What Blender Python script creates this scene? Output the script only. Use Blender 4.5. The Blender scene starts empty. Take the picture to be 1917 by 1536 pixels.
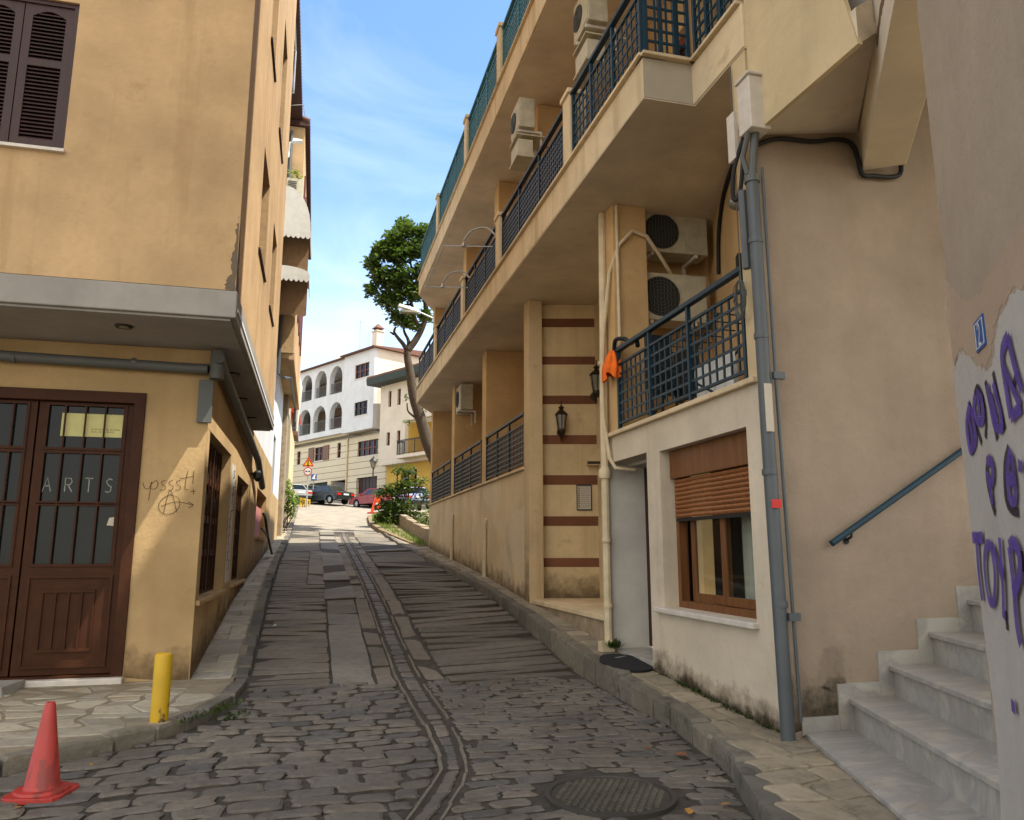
import bpy, bmesh, math, random
from mathutils import Vector, Matrix
from mathutils.geometry import tessellate_polygon
random.seed(11)
R = math.radians
SC = bpy.context.scene
COL = SC.collection

# ------------------------------------------------------------------ camera model (street runs along +Y)
F_PX = 1435.0
PITCH = math.atan(262 / F_PX)
YAW = R(14.3)
EYE = Vector((0, 0, 1.6))
_f0 = Vector((math.sin(YAW), math.cos(YAW), 0)); RT = Vector((math.cos(YAW), -math.sin(YAW), 0)); _u = Vector((0, 0, 1))
FW = _f0 * math.cos(PITCH) + _u * math.sin(PITCH); UP = _u * math.cos(PITCH) - _f0 * math.sin(PITCH)
def ray(x, y): return FW + RT * ((x - 958.5) / F_PX) + UP * (-(y - 768) / F_PX)

class Fr:
    """A vertical wall plane: origin, horizontal direction u, outward normal n."""
    def __init__(s, o, u, n): s.o = Vector((o[0], o[1], 0)); s.u = Vector((u[0], u[1], 0)).normalized(); s.n = Vector((n[0], n[1], 0)).normalized()
    def p(s, a, z, d=0.0): return s.o + s.u * a + s.n * d + Vector((0, 0, z))
    def px(s, x, y, d=0.0):
        r = ray(x, y); t = ((s.o + s.n * d) - EYE).dot(s.n) / r.dot(s.n); q = EYE + r * t
        return ((q - s.o).dot(s.u), q.z)
def FX(X, sgn): return Fr((X, 0), (0, 1), (sgn, 0))        # wall along the street at X, a = Y
def FY(Y): return Fr((0, Y), (1, 0), (0, -1))              # wall across the street at Y, a = X

def lerp_tab(t, y):
    if y <= t[0][0]: return t[0][1]
    for (a, b), (c, d) in zip(t, t[1:]):
        if y <= c: return b + (d - b) * (y - a) / (c - a)
    return t[-1][1]
PROF = [(-60, -1.0), (-5, -.1), (5, 0), (8, .05), (9.7, .12), (11.8, .35), (13.4, .56), (14.5, .68), (16.7, .90), (23.6, 1.47), (30.8, 2.05), (45, 3.55), (56, 4.85), (70, 5.6), (120, 6.5), (400, 8)]
PAVL = [(0, .15), (9.73, .15), (11.8, .42), (14.45, .79), (16.7, 1.02), (23.6, 1.6), (30.8, 2.17), (45, 3.67), (56, 4.97), (70, 5.7)]
PAVR = [(0, .13), (5.68, .17), (8.1, .31), (9.25, .39), (13.4, .74), (16.7, 1.05), (25.65, 1.68), (30.8, 2.17), (37, 2.85), (50, 4.2)]
def gz(y): return lerp_tab(PROF, y)
def pl(y): return lerp_tab(PAVL, y)
def prr(y): return lerp_tab(PAVR, y)

# ------------------------------------------------------------------ materials
def srgb(r, g, b):
    f = lambda v: (v / 255 / 12.92) if v / 255 <= .04045 else ((v / 255 + .055) / 1.055) ** 2.4
    k = .86
    return (f(r) * k, f(g) * k, f(b) * k, 1)
def mix3(a, b, t): return tuple(a[i] * (1 - t) + b[i] * t for i in range(3)) + (1,)
class NT:
    def __init__(s, name):
        s.m = bpy.data.materials.new(name); s.m.use_nodes = True; s.t = s.m.node_tree; s.b = s.t.nodes['Principled BSDF']
        s.tc = s.t.nodes.new('ShaderNodeTexCoord')
    def n(s, ty, **kw):
        o = s.t.nodes.new(ty)
        for k, v in kw.items():
            if k.startswith('i_'): o.inputs[k[2:].replace('_', ' ')].default_value = v
            else: setattr(o, k, v)
        return o
    def l(s, a, b): s.t.links.new(a, b)
    def vec(s, scale=(1, 1, 1), coord='Object'):
        mp = s.n('ShaderNodeMapping'); mp.inputs['Scale'].default_value = scale; s.l(s.tc.outputs[coord], mp.inputs[0]); return mp.outputs[0]
    def noise(s, sc, det=5, rough=.55, vec=None, dist=0):
        o = s.n('ShaderNodeTexNoise'); o.inputs['Scale'].default_value = sc; o.inputs['Detail'].default_value = det; o.inputs['Roughness'].default_value = rough; o.inputs['Distortion'].default_value = dist
        s.l(vec if vec is not None else s.vec(), o.inputs['Vector']); return o.outputs['Fac']
    def ramp(s, fac, stops):
        o = s.n('ShaderNodeValToRGB'); e = o.color_ramp.elements
        while len(e) < len(stops): e.new(.5)
        for i, (p, c) in enumerate(stops):
            e[i].position = p; e[i].color = c if not isinstance(c, (int, float)) else (c, c, c, 1)
        s.l(fac, o.inputs[0]); return o.outputs[0]
    def mix(s, fac, a, b, mode='MIX'):
        o = s.n('ShaderNodeMix', data_type='RGBA', blend_type=mode)
        for idx, v in ((0, fac), (6, a), (7, b)):
            if hasattr(v, 'links') or hasattr(v, 'is_output'): s.l(v, o.inputs[idx])
            else: o.inputs[idx].default_value = v
        return o.outputs[2]
    def bump(s, h, st, dist=.02):
        o = s.n('ShaderNodeBump'); o.inputs['Strength'].default_value = st; o.inputs['Distance'].default_value = dist; s.l(h, o.inputs['Height']); s.l(o.outputs[0], s.b.inputs['Normal'])
    def col(s, c):
        if isinstance(c, tuple): s.b.inputs['Base Color'].default_value = c
        else: s.l(c, s.b.inputs['Base Color'])
    def set(s, **k):
        for a, v in k.items(): s.b.inputs[a.replace('_', ' ')].default_value = v
        return s.m

def stucco(name, c, dirt=(.35, .30, .24), amt=.35, patch=None, bump=.35, streak=.35, var=.76):
    t = NT(name); base = tuple(v * .92 for v in srgb(*c)[:3]) + (1,)
    big = t.noise(.9, 6, .62); fine = t.noise(14, 6, .65); st = t.noise(1.0, 5, .6, t.vec((3.2, 3.2, .22)))
    lo = tuple(base[i] * var for i in range(3)) + (1,); hi = tuple(min(1, base[i] * 1.10) for i in range(3)) + (1,)
    col = t.mix(t.ramp(big, [(.32, 0.0), (.68, 1.0)]), lo, hi)
    col = t.mix(t.ramp(fine, [(.3, 0.0), (.75, .22)]), col, tuple(base[i] * .72 for i in range(3)) + (1,))
    d = tuple(base[i] * dirt[i] * 1.3 for i in range(3)) + (1,)
    col = t.mix(t.ramp(st, [(.53, 0.0), (.78, streak)]), col, d)
    if patch:
        pn = t.noise(.55, 4, .5, t.vec((1, 1, 1)), .6)
        col = t.mix(t.ramp(pn, [(.53, 0.0), (.56, patch[1])]), col, srgb(*patch[0]))
    bl = t.noise(2.6, 8, .7)
    col = t.mix(t.ramp(bl, [(.60, 0.0), (.72, amt)]), col, d)
    t.col(col)
    b1 = t.noise(9, 8, .7); t.bump(b1, bump, .03)
    return t.set(Roughness=.92, Specular_IOR_Level=.15)
def plain(name, c, rough=.6, metal=0, var=.18, sc=6, bump=0, spec=.4):
    t = NT(name); b = srgb(*c); f = t.noise(sc, 6, .65)
    t.col(t.mix(t.ramp(f, [(.3, 0.0), (.7, 1.0)]), tuple(b[i] * (1 - var) for i in range(3)) + (1,), tuple(min(1, b[i] * (1 + var)) for i in range(3)) + (1,)))
    if bump: t.bump(t.noise(sc * 4, 6, .7), bump, .01)
    return t.set(Roughness=rough, Metallic=metal, Specular_IOR_Level=spec)
def worn(name, c, c2, thr=.6, sc=7, rough=.55, metal=0, stretch=(1, 1, .4)):
    t = NT(name); f = t.noise(sc, 7, .7, t.vec(stretch)); g = t.noise(sc * .6, 4)
    a = t.mix(t.ramp(g, [(.3, 0.0), (.7, 1.0)]), mix3(srgb(*c), (0, 0, 0), .2), srgb(*c))
    t.col(t.mix(t.ramp(f, [(thr, 0.0), (thr + .04, 1.0)]), a, srgb(*c2))); t.bump(f, .25, .005)
    return t.set(Roughness=rough, Metallic=metal)
def stones_mat(name, cols, rough=.75, bump=.5, var=.25, nsc=22, blot=None):
    t = NT(name); g = t.n('ShaderNodeNewGeometry'); n = len(cols)
    base = t.ramp(g.outputs['Random Per Island'], [(i / max(1, n - 1), srgb(*c)) for i, c in enumerate(cols)])
    f = t.noise(nsc, 8, .7, t.vec(coord='Object')); big = t.noise(.8, 5, .6)
    c = t.mix(t.ramp(f, [(.25, 0.0), (.75, 1.0)]), base, t.mix(1.0, base, (1 + var,) * 3 + (1,), 'MULTIPLY'))
    c = t.mix(t.ramp(f, [(.3, .5), (.5, 0.0)]), c, t.mix(1.0, base, (.5, .48, .45, 1), 'MULTIPLY'))
    c = t.mix(t.ramp(big, [(.40, .5), (.62, 0.0)]), c, t.mix(1.0, base, (.55, .54, .52, 1), 'MULTIPLY'))
    if blot: c = t.mix(t.ramp(t.noise(3.0, 6, .7), [(.55, 0.0), (.7, .8)]), c, srgb(*blot))
    t.col(c); t.bump(f, bump, .025)
    return t.set(Roughness=rough, Specular_IOR_Level=.35)
def wood(name, c, sc=10, rough=.5, axis=2):
    t = NT(name); s = [sc * 3] * 3; s[axis] = sc * .18
    f = t.noise(1.0, 7, .65, t.vec(tuple(s)), .4); b = srgb(*c)
    t.col(t.mix(t.ramp(f, [(.3, 0.0), (.7, 1.0)]), tuple(x * .62 for x in b[:3]) + (1,), tuple(min(1, x * 1.2) for x in b[:3]) + (1,)))
    t.bump(f, .15, .004)
    return t.set(Roughness=rough, Specular_IOR_Level=.35)
def glass(name, c=(18, 22, 22), rough=.06, spec=.6):
    t = NT(name); t.col(t.mix(t.ramp(t.noise(2.2, 4), [(.35, 0.0), (.7, 1.0)]), mix3(srgb(*c), (0, 0, 0), .5), srgb(*c)))
    return t.set(Roughness=rough, Specular_IOR_Level=spec)
def leafm(name, a, b, c):
    t = NT(name); g = t.n('ShaderNodeNewGeometry')
    t.col(t.ramp(g.outputs['Random Per Island'], [(0, srgb(*a)), (.55, srgb(*b)), (1, srgb(*c))]))
    t.b.inputs['Transmission Weight'].default_value = 0
    m = t.set(Roughness=.5, Specular_IOR_Level=.35)
    tr = t.n('ShaderNodeBsdfTranslucent'); tr.inputs[0].default_value = mix3(srgb(*c), (0.25, .4, .02), .4)
    ms = t.n('ShaderNodeMixShader'); ms.inputs[0].default_value = .25
    out = t.t.nodes['Material Output']; t.l(t.b.outputs[0], ms.inputs[1]); t.l(tr.outputs[0], ms.inputs[2]); t.l(ms.outputs[0], out.inputs[0])
    return m
def marble(name):
    t = NT(name); d = t.noise(2.5, 6, .6, None, 1.2); v = t.noise(1.5, 8, .6, t.vec((.8, 1.6, 1.2)), 1.0)
    c = t.mix(t.ramp(v, [(.42, 0.0), (.5, .55), (.58, 0.0)]), srgb(176, 171, 160), srgb(128, 128, 128))
    c = t.mix(t.ramp(d, [(.52, 0.0), (.75, .6)]), c, srgb(150, 135, 112))
    t.col(c); t.bump(t.noise(30, 5), .12, .004)
    return t.set(Roughness=.42)

M = {}
M['tan'] = stucco('tan_stucco', (206, 173, 130), amt=.25, streak=.45)
M['tan_low'] = stucco('ochre_stucco', (198, 167, 120), amt=.3, streak=.25)
M['cream'] = stucco('cream_stucco', (224, 202, 160), amt=.35, streak=.3)
M['cream_low'] = stucco('patched_cream_stucco', (236, 212, 172), amt=.35, patch=((222, 206, 176), .6), streak=.3)
M['orange'] = stucco('orange_stucco', (220, 184, 132), amt=.25, streak=.2)
M['slab'] = stucco('balcony_render', (234, 212, 174), amt=.5, streak=.75)
M['soffit'] = stucco('soffit_render', (236, 220, 194), amt=.35, streak=.15, bump=.12)
M['grey_soffit'] = stucco('grey_soffit', (176, 170, 164), amt=.15, streak=.1, bump=.12)
M['grey_band'] = stucco('grey_band', (170, 165, 157), amt=.3, streak=.2, bump=.12)
M['beige'] = stucco('beige_stucco', (170, 152, 132), amt=.2, streak=.15, bump=.5)
M['shopwhite'] = stucco('offwhite_render', (226, 212, 188), amt=.25, streak=.3, bump=.25)
M['shopgrey'] = stucco('grey_white_render', (220, 214, 202), amt=.2, streak=.25)
M['stripe_cream'] = stucco('striped_wall_cream', (228, 202, 156), amt=.45, streak=.4)
M['stripe_red'] = stucco('striped_wall_red', (132, 88, 64), amt=.3, streak=.2)
M['pillar'] = stucco('pillar_render', (222, 196, 154), amt=.45, streak=.7)
M['graf'] = stucco('graffiti_wall', (188, 170, 146), amt=.12, streak=.15, var=.88)
M['graf_white'] = stucco('overpainted_white', (200, 193, 182), var=.9, amt=.1, streak=.15)
M['graf_peach'] = stucco('old_peach_paint', (194, 169, 143), var=.88, amt=.1, streak=.1)
M['bare'] = stucco('bare_render_patch', (128, 108, 84), amt=.3, streak=.2)
def decal(name, c, dens=.5):
    t = NT(name); n = t.noise(7, 8, .7); n2 = t.noise(28, 6, .7); mp = t.n('ShaderNodeMapping'); mp.inputs['Location'].default_value = (-1, -1, -1); mp.inputs['Scale'].default_value = (2, 2, 2); t.l(t.tc.outputs['Generated'], mp.inputs[0])
    ln = t.n('ShaderNodeVectorMath', operation='LENGTH'); t.l(mp.outputs[0], ln.inputs[0])
    a = t.n('ShaderNodeMath', operation='MULTIPLY_ADD'); t.l(ln.outputs['Value'], a.inputs[0]); a.inputs[1].default_value = -.40; t.l(n, a.inputs[2])
    b = t.n('ShaderNodeMath', operation='MULTIPLY_ADD'); t.l(n2, b.inputs[0]); b.inputs[1].default_value = .25; t.l(a.outputs[0], b.inputs[2])
    t.l(t.ramp(b.outputs[0], [(.30, 0.0), (.48, dens)]), t.b.inputs['Alpha']); t.col(srgb(*c)); return t.set(Roughness=.95, Specular_IOR_Level=.1)
M['damp'] = decal('damp_stain', (112, 92, 70), .34)
M['moss'] = decal('mossy_stain', (60, 54, 40), .5)
def splashmat(name, c, dens, off=0):
    t = NT(name); n = t.noise(3.5, 8, .72); sx = t.n('ShaderNodeSeparateXYZ'); t.l(t.tc.outputs['UV'], sx.inputs[0])
    a = t.n('ShaderNodeMath', operation='MULTIPLY_ADD'); t.l(sx.outputs['Y'], a.inputs[0]); a.inputs[1].default_value = -.55; t.l(n, a.inputs[2])
    t.l(t.ramp(a.outputs[0], [(.16 + off, 0.0), (.52 + off, dens)]), t.b.inputs['Alpha']); t.col(srgb(*c)); return t.set(Roughness=.95, Specular_IOR_Level=.1)
M['splash'] = splashmat('splash_dirt', (96, 78, 56), .62); M['mossline'] = splashmat('moss_line', (54, 50, 34), .85, .06)
M['drip'] = decal('rust_drip', (110, 78, 46), .6)
M['teal'] = plain('turquoise_railing_paint', (46, 104, 112), .5, 0, .12, 9)
M['rawconc'] = stucco('weathered_concrete', (188, 178, 158), amt=.6, streak=.7)
M['chipped'] = stucco('chipped_plaster', (128, 114, 96), amt=.7, streak=.3, bump=1)
M['white'] = stucco('white_render', (226, 228, 230), amt=.1, streak=.2, bump=.1, var=.93)
M['offw'] = stucco('warm_white_render', (232, 220, 200), amt=.1, streak=.15, bump=.1, var=.92)
M['yellow'] = stucco('yellow_render', (222, 184, 92), amt=.15, streak=.2, bump=.1, var=.9)
M['brown_metal'] = plain('brown_door_paint', (66, 38, 22), .5, 0, .22, 5, 0, .12)
M['brown_dark'] = wood('dark_brown_shutter', (58, 32, 28), 8, .5)
M['brown'] = wood('brown_timber', (118, 76, 42), 8, .45)
M['orange_wood'] = wood('roller_shutter_brown', (150, 96, 54), 8, .5, 0)
M['redwood'] = wood('reddish_timber', (112, 56, 40), 8, .5)
M['glass'] = glass('dark_glass', (22, 28, 26), .1, .22); M['clear'] = NT('window_glass'); _t = M['clear']; _g = _t.n('ShaderNodeBsdfGlossy'); _g.inputs['Roughness'].default_value = .03; _tr = _t.n('ShaderNodeBsdfTransparent'); _tr.inputs[0].default_value = (.82, .88, .84, 1); _l0 = _t.n('ShaderNodeLayerWeight'); _p = _t.n('ShaderNodeMath', operation='POWER'); _t.l(_l0.outputs['Facing'], _p.inputs[0]); _p.inputs[1].default_value = 2.5; _lw = _t.n('ShaderNodeMath', operation='MULTIPLY_ADD'); _t.l(_p.outputs[0], _lw.inputs[0]); _lw.inputs[1].default_value = .75; _lw.inputs[2].default_value = .06; _mx = _t.n('ShaderNodeMixShader'); _t.l(_lw.outputs[0], _mx.inputs[0]); _t.l(_tr.outputs[0], _mx.inputs[1]); _t.l(_g.outputs[0], _mx.inputs[2]); _t.l(_mx.outputs[0], _t.t.nodes['Material Output'].inputs[0]); M['clear'] = _t.m
M['glass_sky'] = glass('pale_glass', (70, 76, 78), .08)
M['blue'] = plain('blue_railing_paint', (16, 50, 64), .5, 0, .15, 9)
M['bluedark'] = plain('dark_blue_railing_paint', (16, 28, 38), .5, 0, .15, 9)
M['black'] = plain('black_metal', (30, 30, 30), .5, .1)
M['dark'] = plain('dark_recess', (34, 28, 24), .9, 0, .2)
M['greypipe'] = worn('grey_downpipe', (84, 90, 92), (140, 144, 142), .64, 5, .5)
M['dirtpipe'] = worn('weathered_pipe', (92, 94, 90), (130, 128, 120), .62, 5, .55)
M['whitepipe'] = plain('cream_conduit', (208, 190, 156), .6, 0, .15)
M['cable'] = plain('black_cable', (22, 20, 19), .6)
M['acwhite'] = plain('aircon_casing', (186, 178, 154), .6, 0, .18)
M['acdark'] = plain('aircon_fan_shadow', (40, 40, 38), .6)
M['marble'] = marble('grey_white_marble'); M['sill'] = plain('pale_sill', (208, 200, 188), .55, 0, .12, 9, .2)
M['plastic_red'] = worn('faded_red_plastic', (186, 58, 48), (140, 52, 42), .52, 6, .5)
M['plastic_orange'] = plain('orange_plastic', (232, 84, 40), .5)
M['yellowpaint'] = worn('chipped_yellow_paint', (214, 172, 20), (64, 48, 34), .56, 6, .5)
M['cloth'] = plain('orange_cloth', (240, 112, 30), .9, 0, .25, 10, .3)
M['tile'] = plain('clay_tile', (112, 78, 64), .85, 0, .3, 12, .3)
M['tile_dark'] = plain('dark_eave_timber', (70, 44, 36), .85, 0, .3, 10, .3)
M['greenwood'] = plain('dark_green_eave', (52, 62, 54), .7, 0, .2)
M['bark'] = plain('grey_brown_bark', (78, 66, 54), .95, 0, .4, 7, 1.0)
M['leaf'] = leafm('fig_leaf', (16, 30, 14), (32, 52, 24), (88, 112, 52))
M['leaf2'] = leafm('shrub_leaf', (26, 44, 20), (44, 68, 28), (92, 112, 46))
M['leaf3'] = leafm('bright_leaf', (58, 90, 30), (96, 130, 48), (150, 164, 70))
M['rust'] = NT('lined_beige_render')
_t = M['rust']; _w = _t.n('ShaderNodeTexWave', wave_type='BANDS', bands_direction='Z'); _w.inputs['Scale'].default_value = .314 / .52 * 1.0; _w.inputs['Distortion'].default_value = 0
_t.l(_t.vec(), _w.inputs['Vector']); _t.col(_t.mix(_t.ramp(_w.outputs['Fac'], [(.0, 0.9), (.05, 0.0)]), _t.mix(_t.noise(1.2), srgb(206, 194, 166), srgb(224, 212, 186)), srgb(120, 104, 78))); M['rust'] = _t.set(Roughness=.9)
M['awning'] = plain('white_awning', (196, 192, 182), .8, 0, .1); M['awning_in'] = plain('brown_awning_lining', (120, 92, 62), .9, 0, .2)
M['redpaint'] = plain('pink_board', (192, 120, 112), .7); M['signred'] = plain('sign_red', (205, 40, 32), .5); M['signwhite'] = plain('sign_white', (232, 232, 228), .5, 0, .04)
M['signblue'] = plain('sign_blue', (24, 82, 150), .4, 0, .12); M['signyellow'] = plain('sign_yellow', (240, 190, 40), .5)
M['paper'] = plain('notice_paper', (196, 186, 168), .8, 0, .06, 20); M['print'] = plain('notice_print', (92, 84, 74), .8); M['yellowpaper'] = plain('yellowed_paper', (206, 200, 136), .8, 0, .1)
def spraymat(name, c):
    t = NT(name); sx = t.n('ShaderNodeSeparateXYZ'); t.l(t.tc.outputs['UV'], sx.inputs[0]); n = t.noise(26, 6, .7)
    a = t.n('ShaderNodeMath', operation='PINGPONG'); t.l(sx.outputs['Y'], a.inputs[0]); a.inputs[1].default_value = .5
    b = t.n('ShaderNodeMath', operation='MULTIPLY_ADD'); t.l(n, b.inputs[0]); b.inputs[1].default_value = .28; t.l(a.outputs[0], b.inputs[2])
    t.l(t.ramp(b.outputs[0], [(.16, 0.0), (.30, .93)]), t.b.inputs['Alpha']); g = t.noise(9, 4)
    t.col(t.mix(t.ramp(g, [(.35, 0.0), (.7, 1.0)]), mix3(srgb(*c), (0, 0, 0), .3), srgb(*[min(255, v * 1.15) for v in c]))); return t.set(Roughness=.75)
M['purple'] = spraymat('purple_spray', (88, 62, 148)); M['blackspray'] = spraymat('dark_spray', (42, 34, 40))
M['pencil'] = plain('thin_dark_scrawl', (92, 72, 48), .9); M['chalk'] = plain('white_lettering', (140, 142, 134), .8, 0, .15, 20)
M['rubber'] = plain('black_rubber', (26, 26, 27), .85, 0, .2, 20, .3); M['alloy'] = plain('alloy_wheel', (168, 170, 172), .35, .7)
M['iron'] = worn('rusty_cast_iron', (72, 68, 60), (82, 68, 54), .62, 5, .6, .3, (1, 1, 1))
M['lampglass'] = glass('frosted_lamp_glass', (150, 146, 130), .3); M['bronze'] = plain('dark_bronze', (56, 48, 34), .45, .5)
M['steel'] = plain('pale_steel', (176, 178, 176), .4, .5)
def carpaint(name, c): 
    t = NT(name); t.col(srgb(*c)); t.set(Coat_Weight=.35, Coat_Roughness=.06, Metallic=.15); return t.set(Roughness=.35)
M['car_green'] = carpaint('dark_green_car_paint', (14, 34, 38)); M['car_red'] = carpaint('dark_red_car_paint', (142, 26, 36)); M['car_silver'] = carpaint('silver_car_paint', (160, 160, 156)); M['car_blue'] = carpaint('pale_blue_car_paint', (150, 160, 196))
M['tail'] = plain('tail_light_red', (190, 30, 26), .25); M['headl'] = plain('headlight_lens', (214, 218, 220), .15, 0, .05)
# street surfaces
M['sett'] = stones_mat('granite_setts', [(98, 93, 84), (111, 104, 93), (89, 86, 82), (120, 111, 97), (103, 97, 88), (108, 100, 90)], .6, 1.0, .45, 12)
M['sett_gap'] = plain('sett_joint_grit', (70, 64, 55), .95, 0, .4, 9, .6)
M['groove'] = plain('groove_dirt', (74, 66, 56), .95, 0, .3, 12); M['bumps'] = plain('worn_iron_studs', (84, 80, 68), .6, .1, .35, 5)
M['slab_brown'] = stones_mat('grooved_concrete', [(122, 114, 100), (132, 123, 108), (114, 107, 95), (126, 118, 106)], .85, .7, .22, 9)
M['slab_right'] = stones_mat('grooved_concrete_right', [(110, 103, 93), (120, 112, 100), (103, 97, 88), (115, 108, 98)], .85, .7, .2, 9)
M['slab_grey'] = stones_mat('grey_repair_concrete', [(130, 126, 117), (138, 132, 121), (124, 120, 112)], .85, .5, .18, 9)
M['concrete'] = plain('pale_road_concrete', (142, 134, 120), .9, 0, .28, 1.6, .4)
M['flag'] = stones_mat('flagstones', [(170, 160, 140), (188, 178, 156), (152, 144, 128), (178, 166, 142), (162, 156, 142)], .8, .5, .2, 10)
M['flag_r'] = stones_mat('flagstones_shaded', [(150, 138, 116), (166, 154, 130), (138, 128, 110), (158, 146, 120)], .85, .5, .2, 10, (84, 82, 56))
M['mortar'] = plain('pavement_mortar', (142, 130, 108), .95, 0, .28, 5, .5)
M['kerb'] = stones_mat('kerb_stone', [(112, 106, 94), (130, 122, 106), (98, 94, 86), (122, 116, 102)], .85, 1, .3, 10, (48, 46, 32))
M['soil'] = plain('dry_soil', (128, 112, 82), .95, 0, .3, 4, .6)
M['stonewall'] = plain('old_stone', (150, 134, 110), .95, 0, .35, 5, .8)

# ------------------------------------------------------------------ mesh builder
class MB:
    def __init__(s): s.v = []; s.f = []; s.mi = []; s.cur = 0; s.rib = 0
    def mat(s, i): s.cur = i; return s
    def add(s, vs, fs):
        o = len(s.v); s.v += [Vector(v) for v in vs]
        for f in fs: s.f.append([i + o for i in f]); s.mi.append(s.cur)
        return s
    def quad(s, a, b, c, d): return s.add([a, b, c, d], [(0, 1, 2, 3)])
    def box(s, p0, p1):
        (x0, y0, z0), (x1, y1, z1) = p0, p1
        return s.hexa([(x0, y0, z0), (x1, y0, z0), (x1, y1, z0), (x0, y1, z0)], [(x0, y0, z1), (x1, y0, z1), (x1, y1, z1), (x0, y1, z1)])
    def hexa(s, b, t): return s.add(list(b) + list(t), [(3, 2, 1, 0), (4, 5, 6, 7), (0, 1, 5, 4), (1, 2, 6, 5), (2, 3, 7, 6), (3, 0, 4, 7)])
    def fbox(s, fr, a0, a1, z0, z1, d0, d1):
        return s.hexa([fr.p(a0, z0, d0), fr.p(a1, z0, d0), fr.p(a1, z0, d1), fr.p(a0, z0, d1)], [fr.p(a0, z1, d0), fr.p(a1, z1, d0), fr.p(a1, z1, d1), fr.p(a0, z1, d1)])
    def fquad(s, fr, pts, d0, d1):   # prism of a wall-plane polygon
        n = len(pts); vs = [fr.p(a, z, d0) for a, z in pts] + [fr.p(a, z, d1) for a, z in pts]
        fs = [tuple(range(n - 1, -1, -1)), tuple(range(n, 2 * n))] + [(i, (i + 1) % n, n + (i + 1) % n, n + i) for i in range(n)]
        return s.add(vs, fs)
    def prism(s, pts, z0, z1):
        n = len(pts); g = lambda z, p: z(p) if callable(z) else z
        vs = [(p[0], p[1], g(z0, p)) for p in pts] + [(p[0], p[1], g(z1, p)) for p in pts]
        return s.add(vs, [tuple(range(n - 1, -1, -1)), tuple(range(n, 2 * n))] + [(i, (i + 1) % n, n + (i + 1) % n, n + i) for i in range(n)])
    def plate(s, fr, outer, holes, d0, d1):   # wall polygon with openings, from depth d0 (outer face) to d1
        loops = [outer] + list(holes); flat = [p for lp in loops for p in lp]
        tris = tessellate_polygon([[Vector((a, z, 0)) for a, z in lp] for lp in loops]); n = len(flat)
        vs = [fr.p(a, z, d0) for a, z in flat] + [fr.p(a, z, d1) for a, z in flat]
        fs = [tuple(t) for t in tris] + [tuple(i + n for i in reversed(t)) for t in tris]; k = 0
        for lp in loops:
            m = len(lp)
            for i in range(m): fs.append((k + i, k + (i + 1) % m, n + k + (i + 1) % m, n + k + i))
            k += m
        return s.add(vs, fs)
    def tube(s, pts, r, seg=8, cap=True):
        pts = [Vector(p) for p in pts]; n = len(pts); rr = r if isinstance(r, (list, tuple)) else [r] * n; vs = []; prev = None
        for i, p in enumerate(pts):
            t = (pts[min(i + 1, n - 1)] - pts[max(i - 1, 0)]).normalized()
            if prev is None:
                a = t.orthogonal().normalized()
            else: a = (prev - t * prev.dot(t)); a = a.normalized() if a.length > 1e-6 else t.orthogonal().normalized()
            prev = a; b = t.cross(a)
            vs += [p + (a * math.cos(2 * math.pi * k / seg) + b * math.sin(2 * math.pi * k / seg)) * rr[i] for k in range(seg)]
        fs = [(i * seg + k, i * seg + (k + 1) % seg, (i + 1) * seg + (k + 1) % seg, (i + 1) * seg + k) for i in range(n - 1) for k in range(seg)]
        if cap: fs += [tuple(range(seg - 1, -1, -1)), tuple(range((n - 1) * seg, n * seg))]
        return s.add(vs, fs)
    def lathe(s, c, prof, seg=20, axis=(0, 0, 1)):
        ax = Vector(axis).normalized(); a = ax.orthogonal().normalized(); b = ax.cross(a); c = Vector(c); vs = []
        for r, h in prof: vs += [c + ax * h + (a * math.cos(2 * math.pi * k / seg) + b * math.sin(2 * math.pi * k / seg)) * r for k in range(seg)]
        n = len(prof); fs = [(i * seg + k, i * seg + (k + 1) % seg, (i + 1) * seg + (k + 1) % seg, (i + 1) * seg + k) for i in range(n - 1) for k in range(seg)]
        fs += [tuple(range(seg - 1, -1, -1)), tuple(range((n - 1) * seg, n * seg))]
        return s.add(vs, fs)
    def build(s, name, mats, parent=None, label=None, cat=None, group=None, kind=None, smooth=False, bev=0, auto=False):
        me = bpy.data.meshes.new(name); lo = Vector([min(v[i] for v in s.v) for i in range(3)]); hi = Vector([max(v[i] for v in s.v) for i in range(3)])
        c = Vector(((lo.x + hi.x) / 2, (lo.y + hi.y) / 2, lo.z))
        me.from_pydata([tuple(v - c) for v in s.v], [], s.f)
        for m in (mats if isinstance(mats, (list, tuple)) else [mats]): me.materials.append(M[m] if isinstance(m, str) else m)
        me.polygons.foreach_set('material_index', s.mi)
        bm = bmesh.new(); bm.from_mesh(me); (bmesh.ops.recalc_face_normals(bm, faces=bm.faces) if s.rib != len(s.f) else None); bm.to_mesh(me); bm.free()
        o = bpy.data.objects.new(name, me); COL.objects.link(o); o.location = c
        if smooth: me.polygons.foreach_set('use_smooth', [True] * len(me.polygons))
        if parent is not None: o.parent = parent; o.location = wm(parent).inverted() @ c; o.rotation_euler = (wm(parent).inverted().to_euler())
        if bev:
            b = o.modifiers.new('soft_edges', 'BEVEL'); b.width = bev; b.segments = 2; b.limit_method = 'ANGLE'; b.angle_limit = R(40)
        if auto:
            me.polygons.foreach_set('use_smooth', [True] * len(me.polygons)); e = o.modifiers.new('split', 'EDGE_SPLIT'); e.split_angle = R(35)
        tag(o, label, cat, group, kind); return o
def wm(o):
    m = Matrix.Translation(o.location) @ o.rotation_euler.to_matrix().to_4x4()
    return (wm(o.parent) @ m) if o.parent else m
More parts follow.
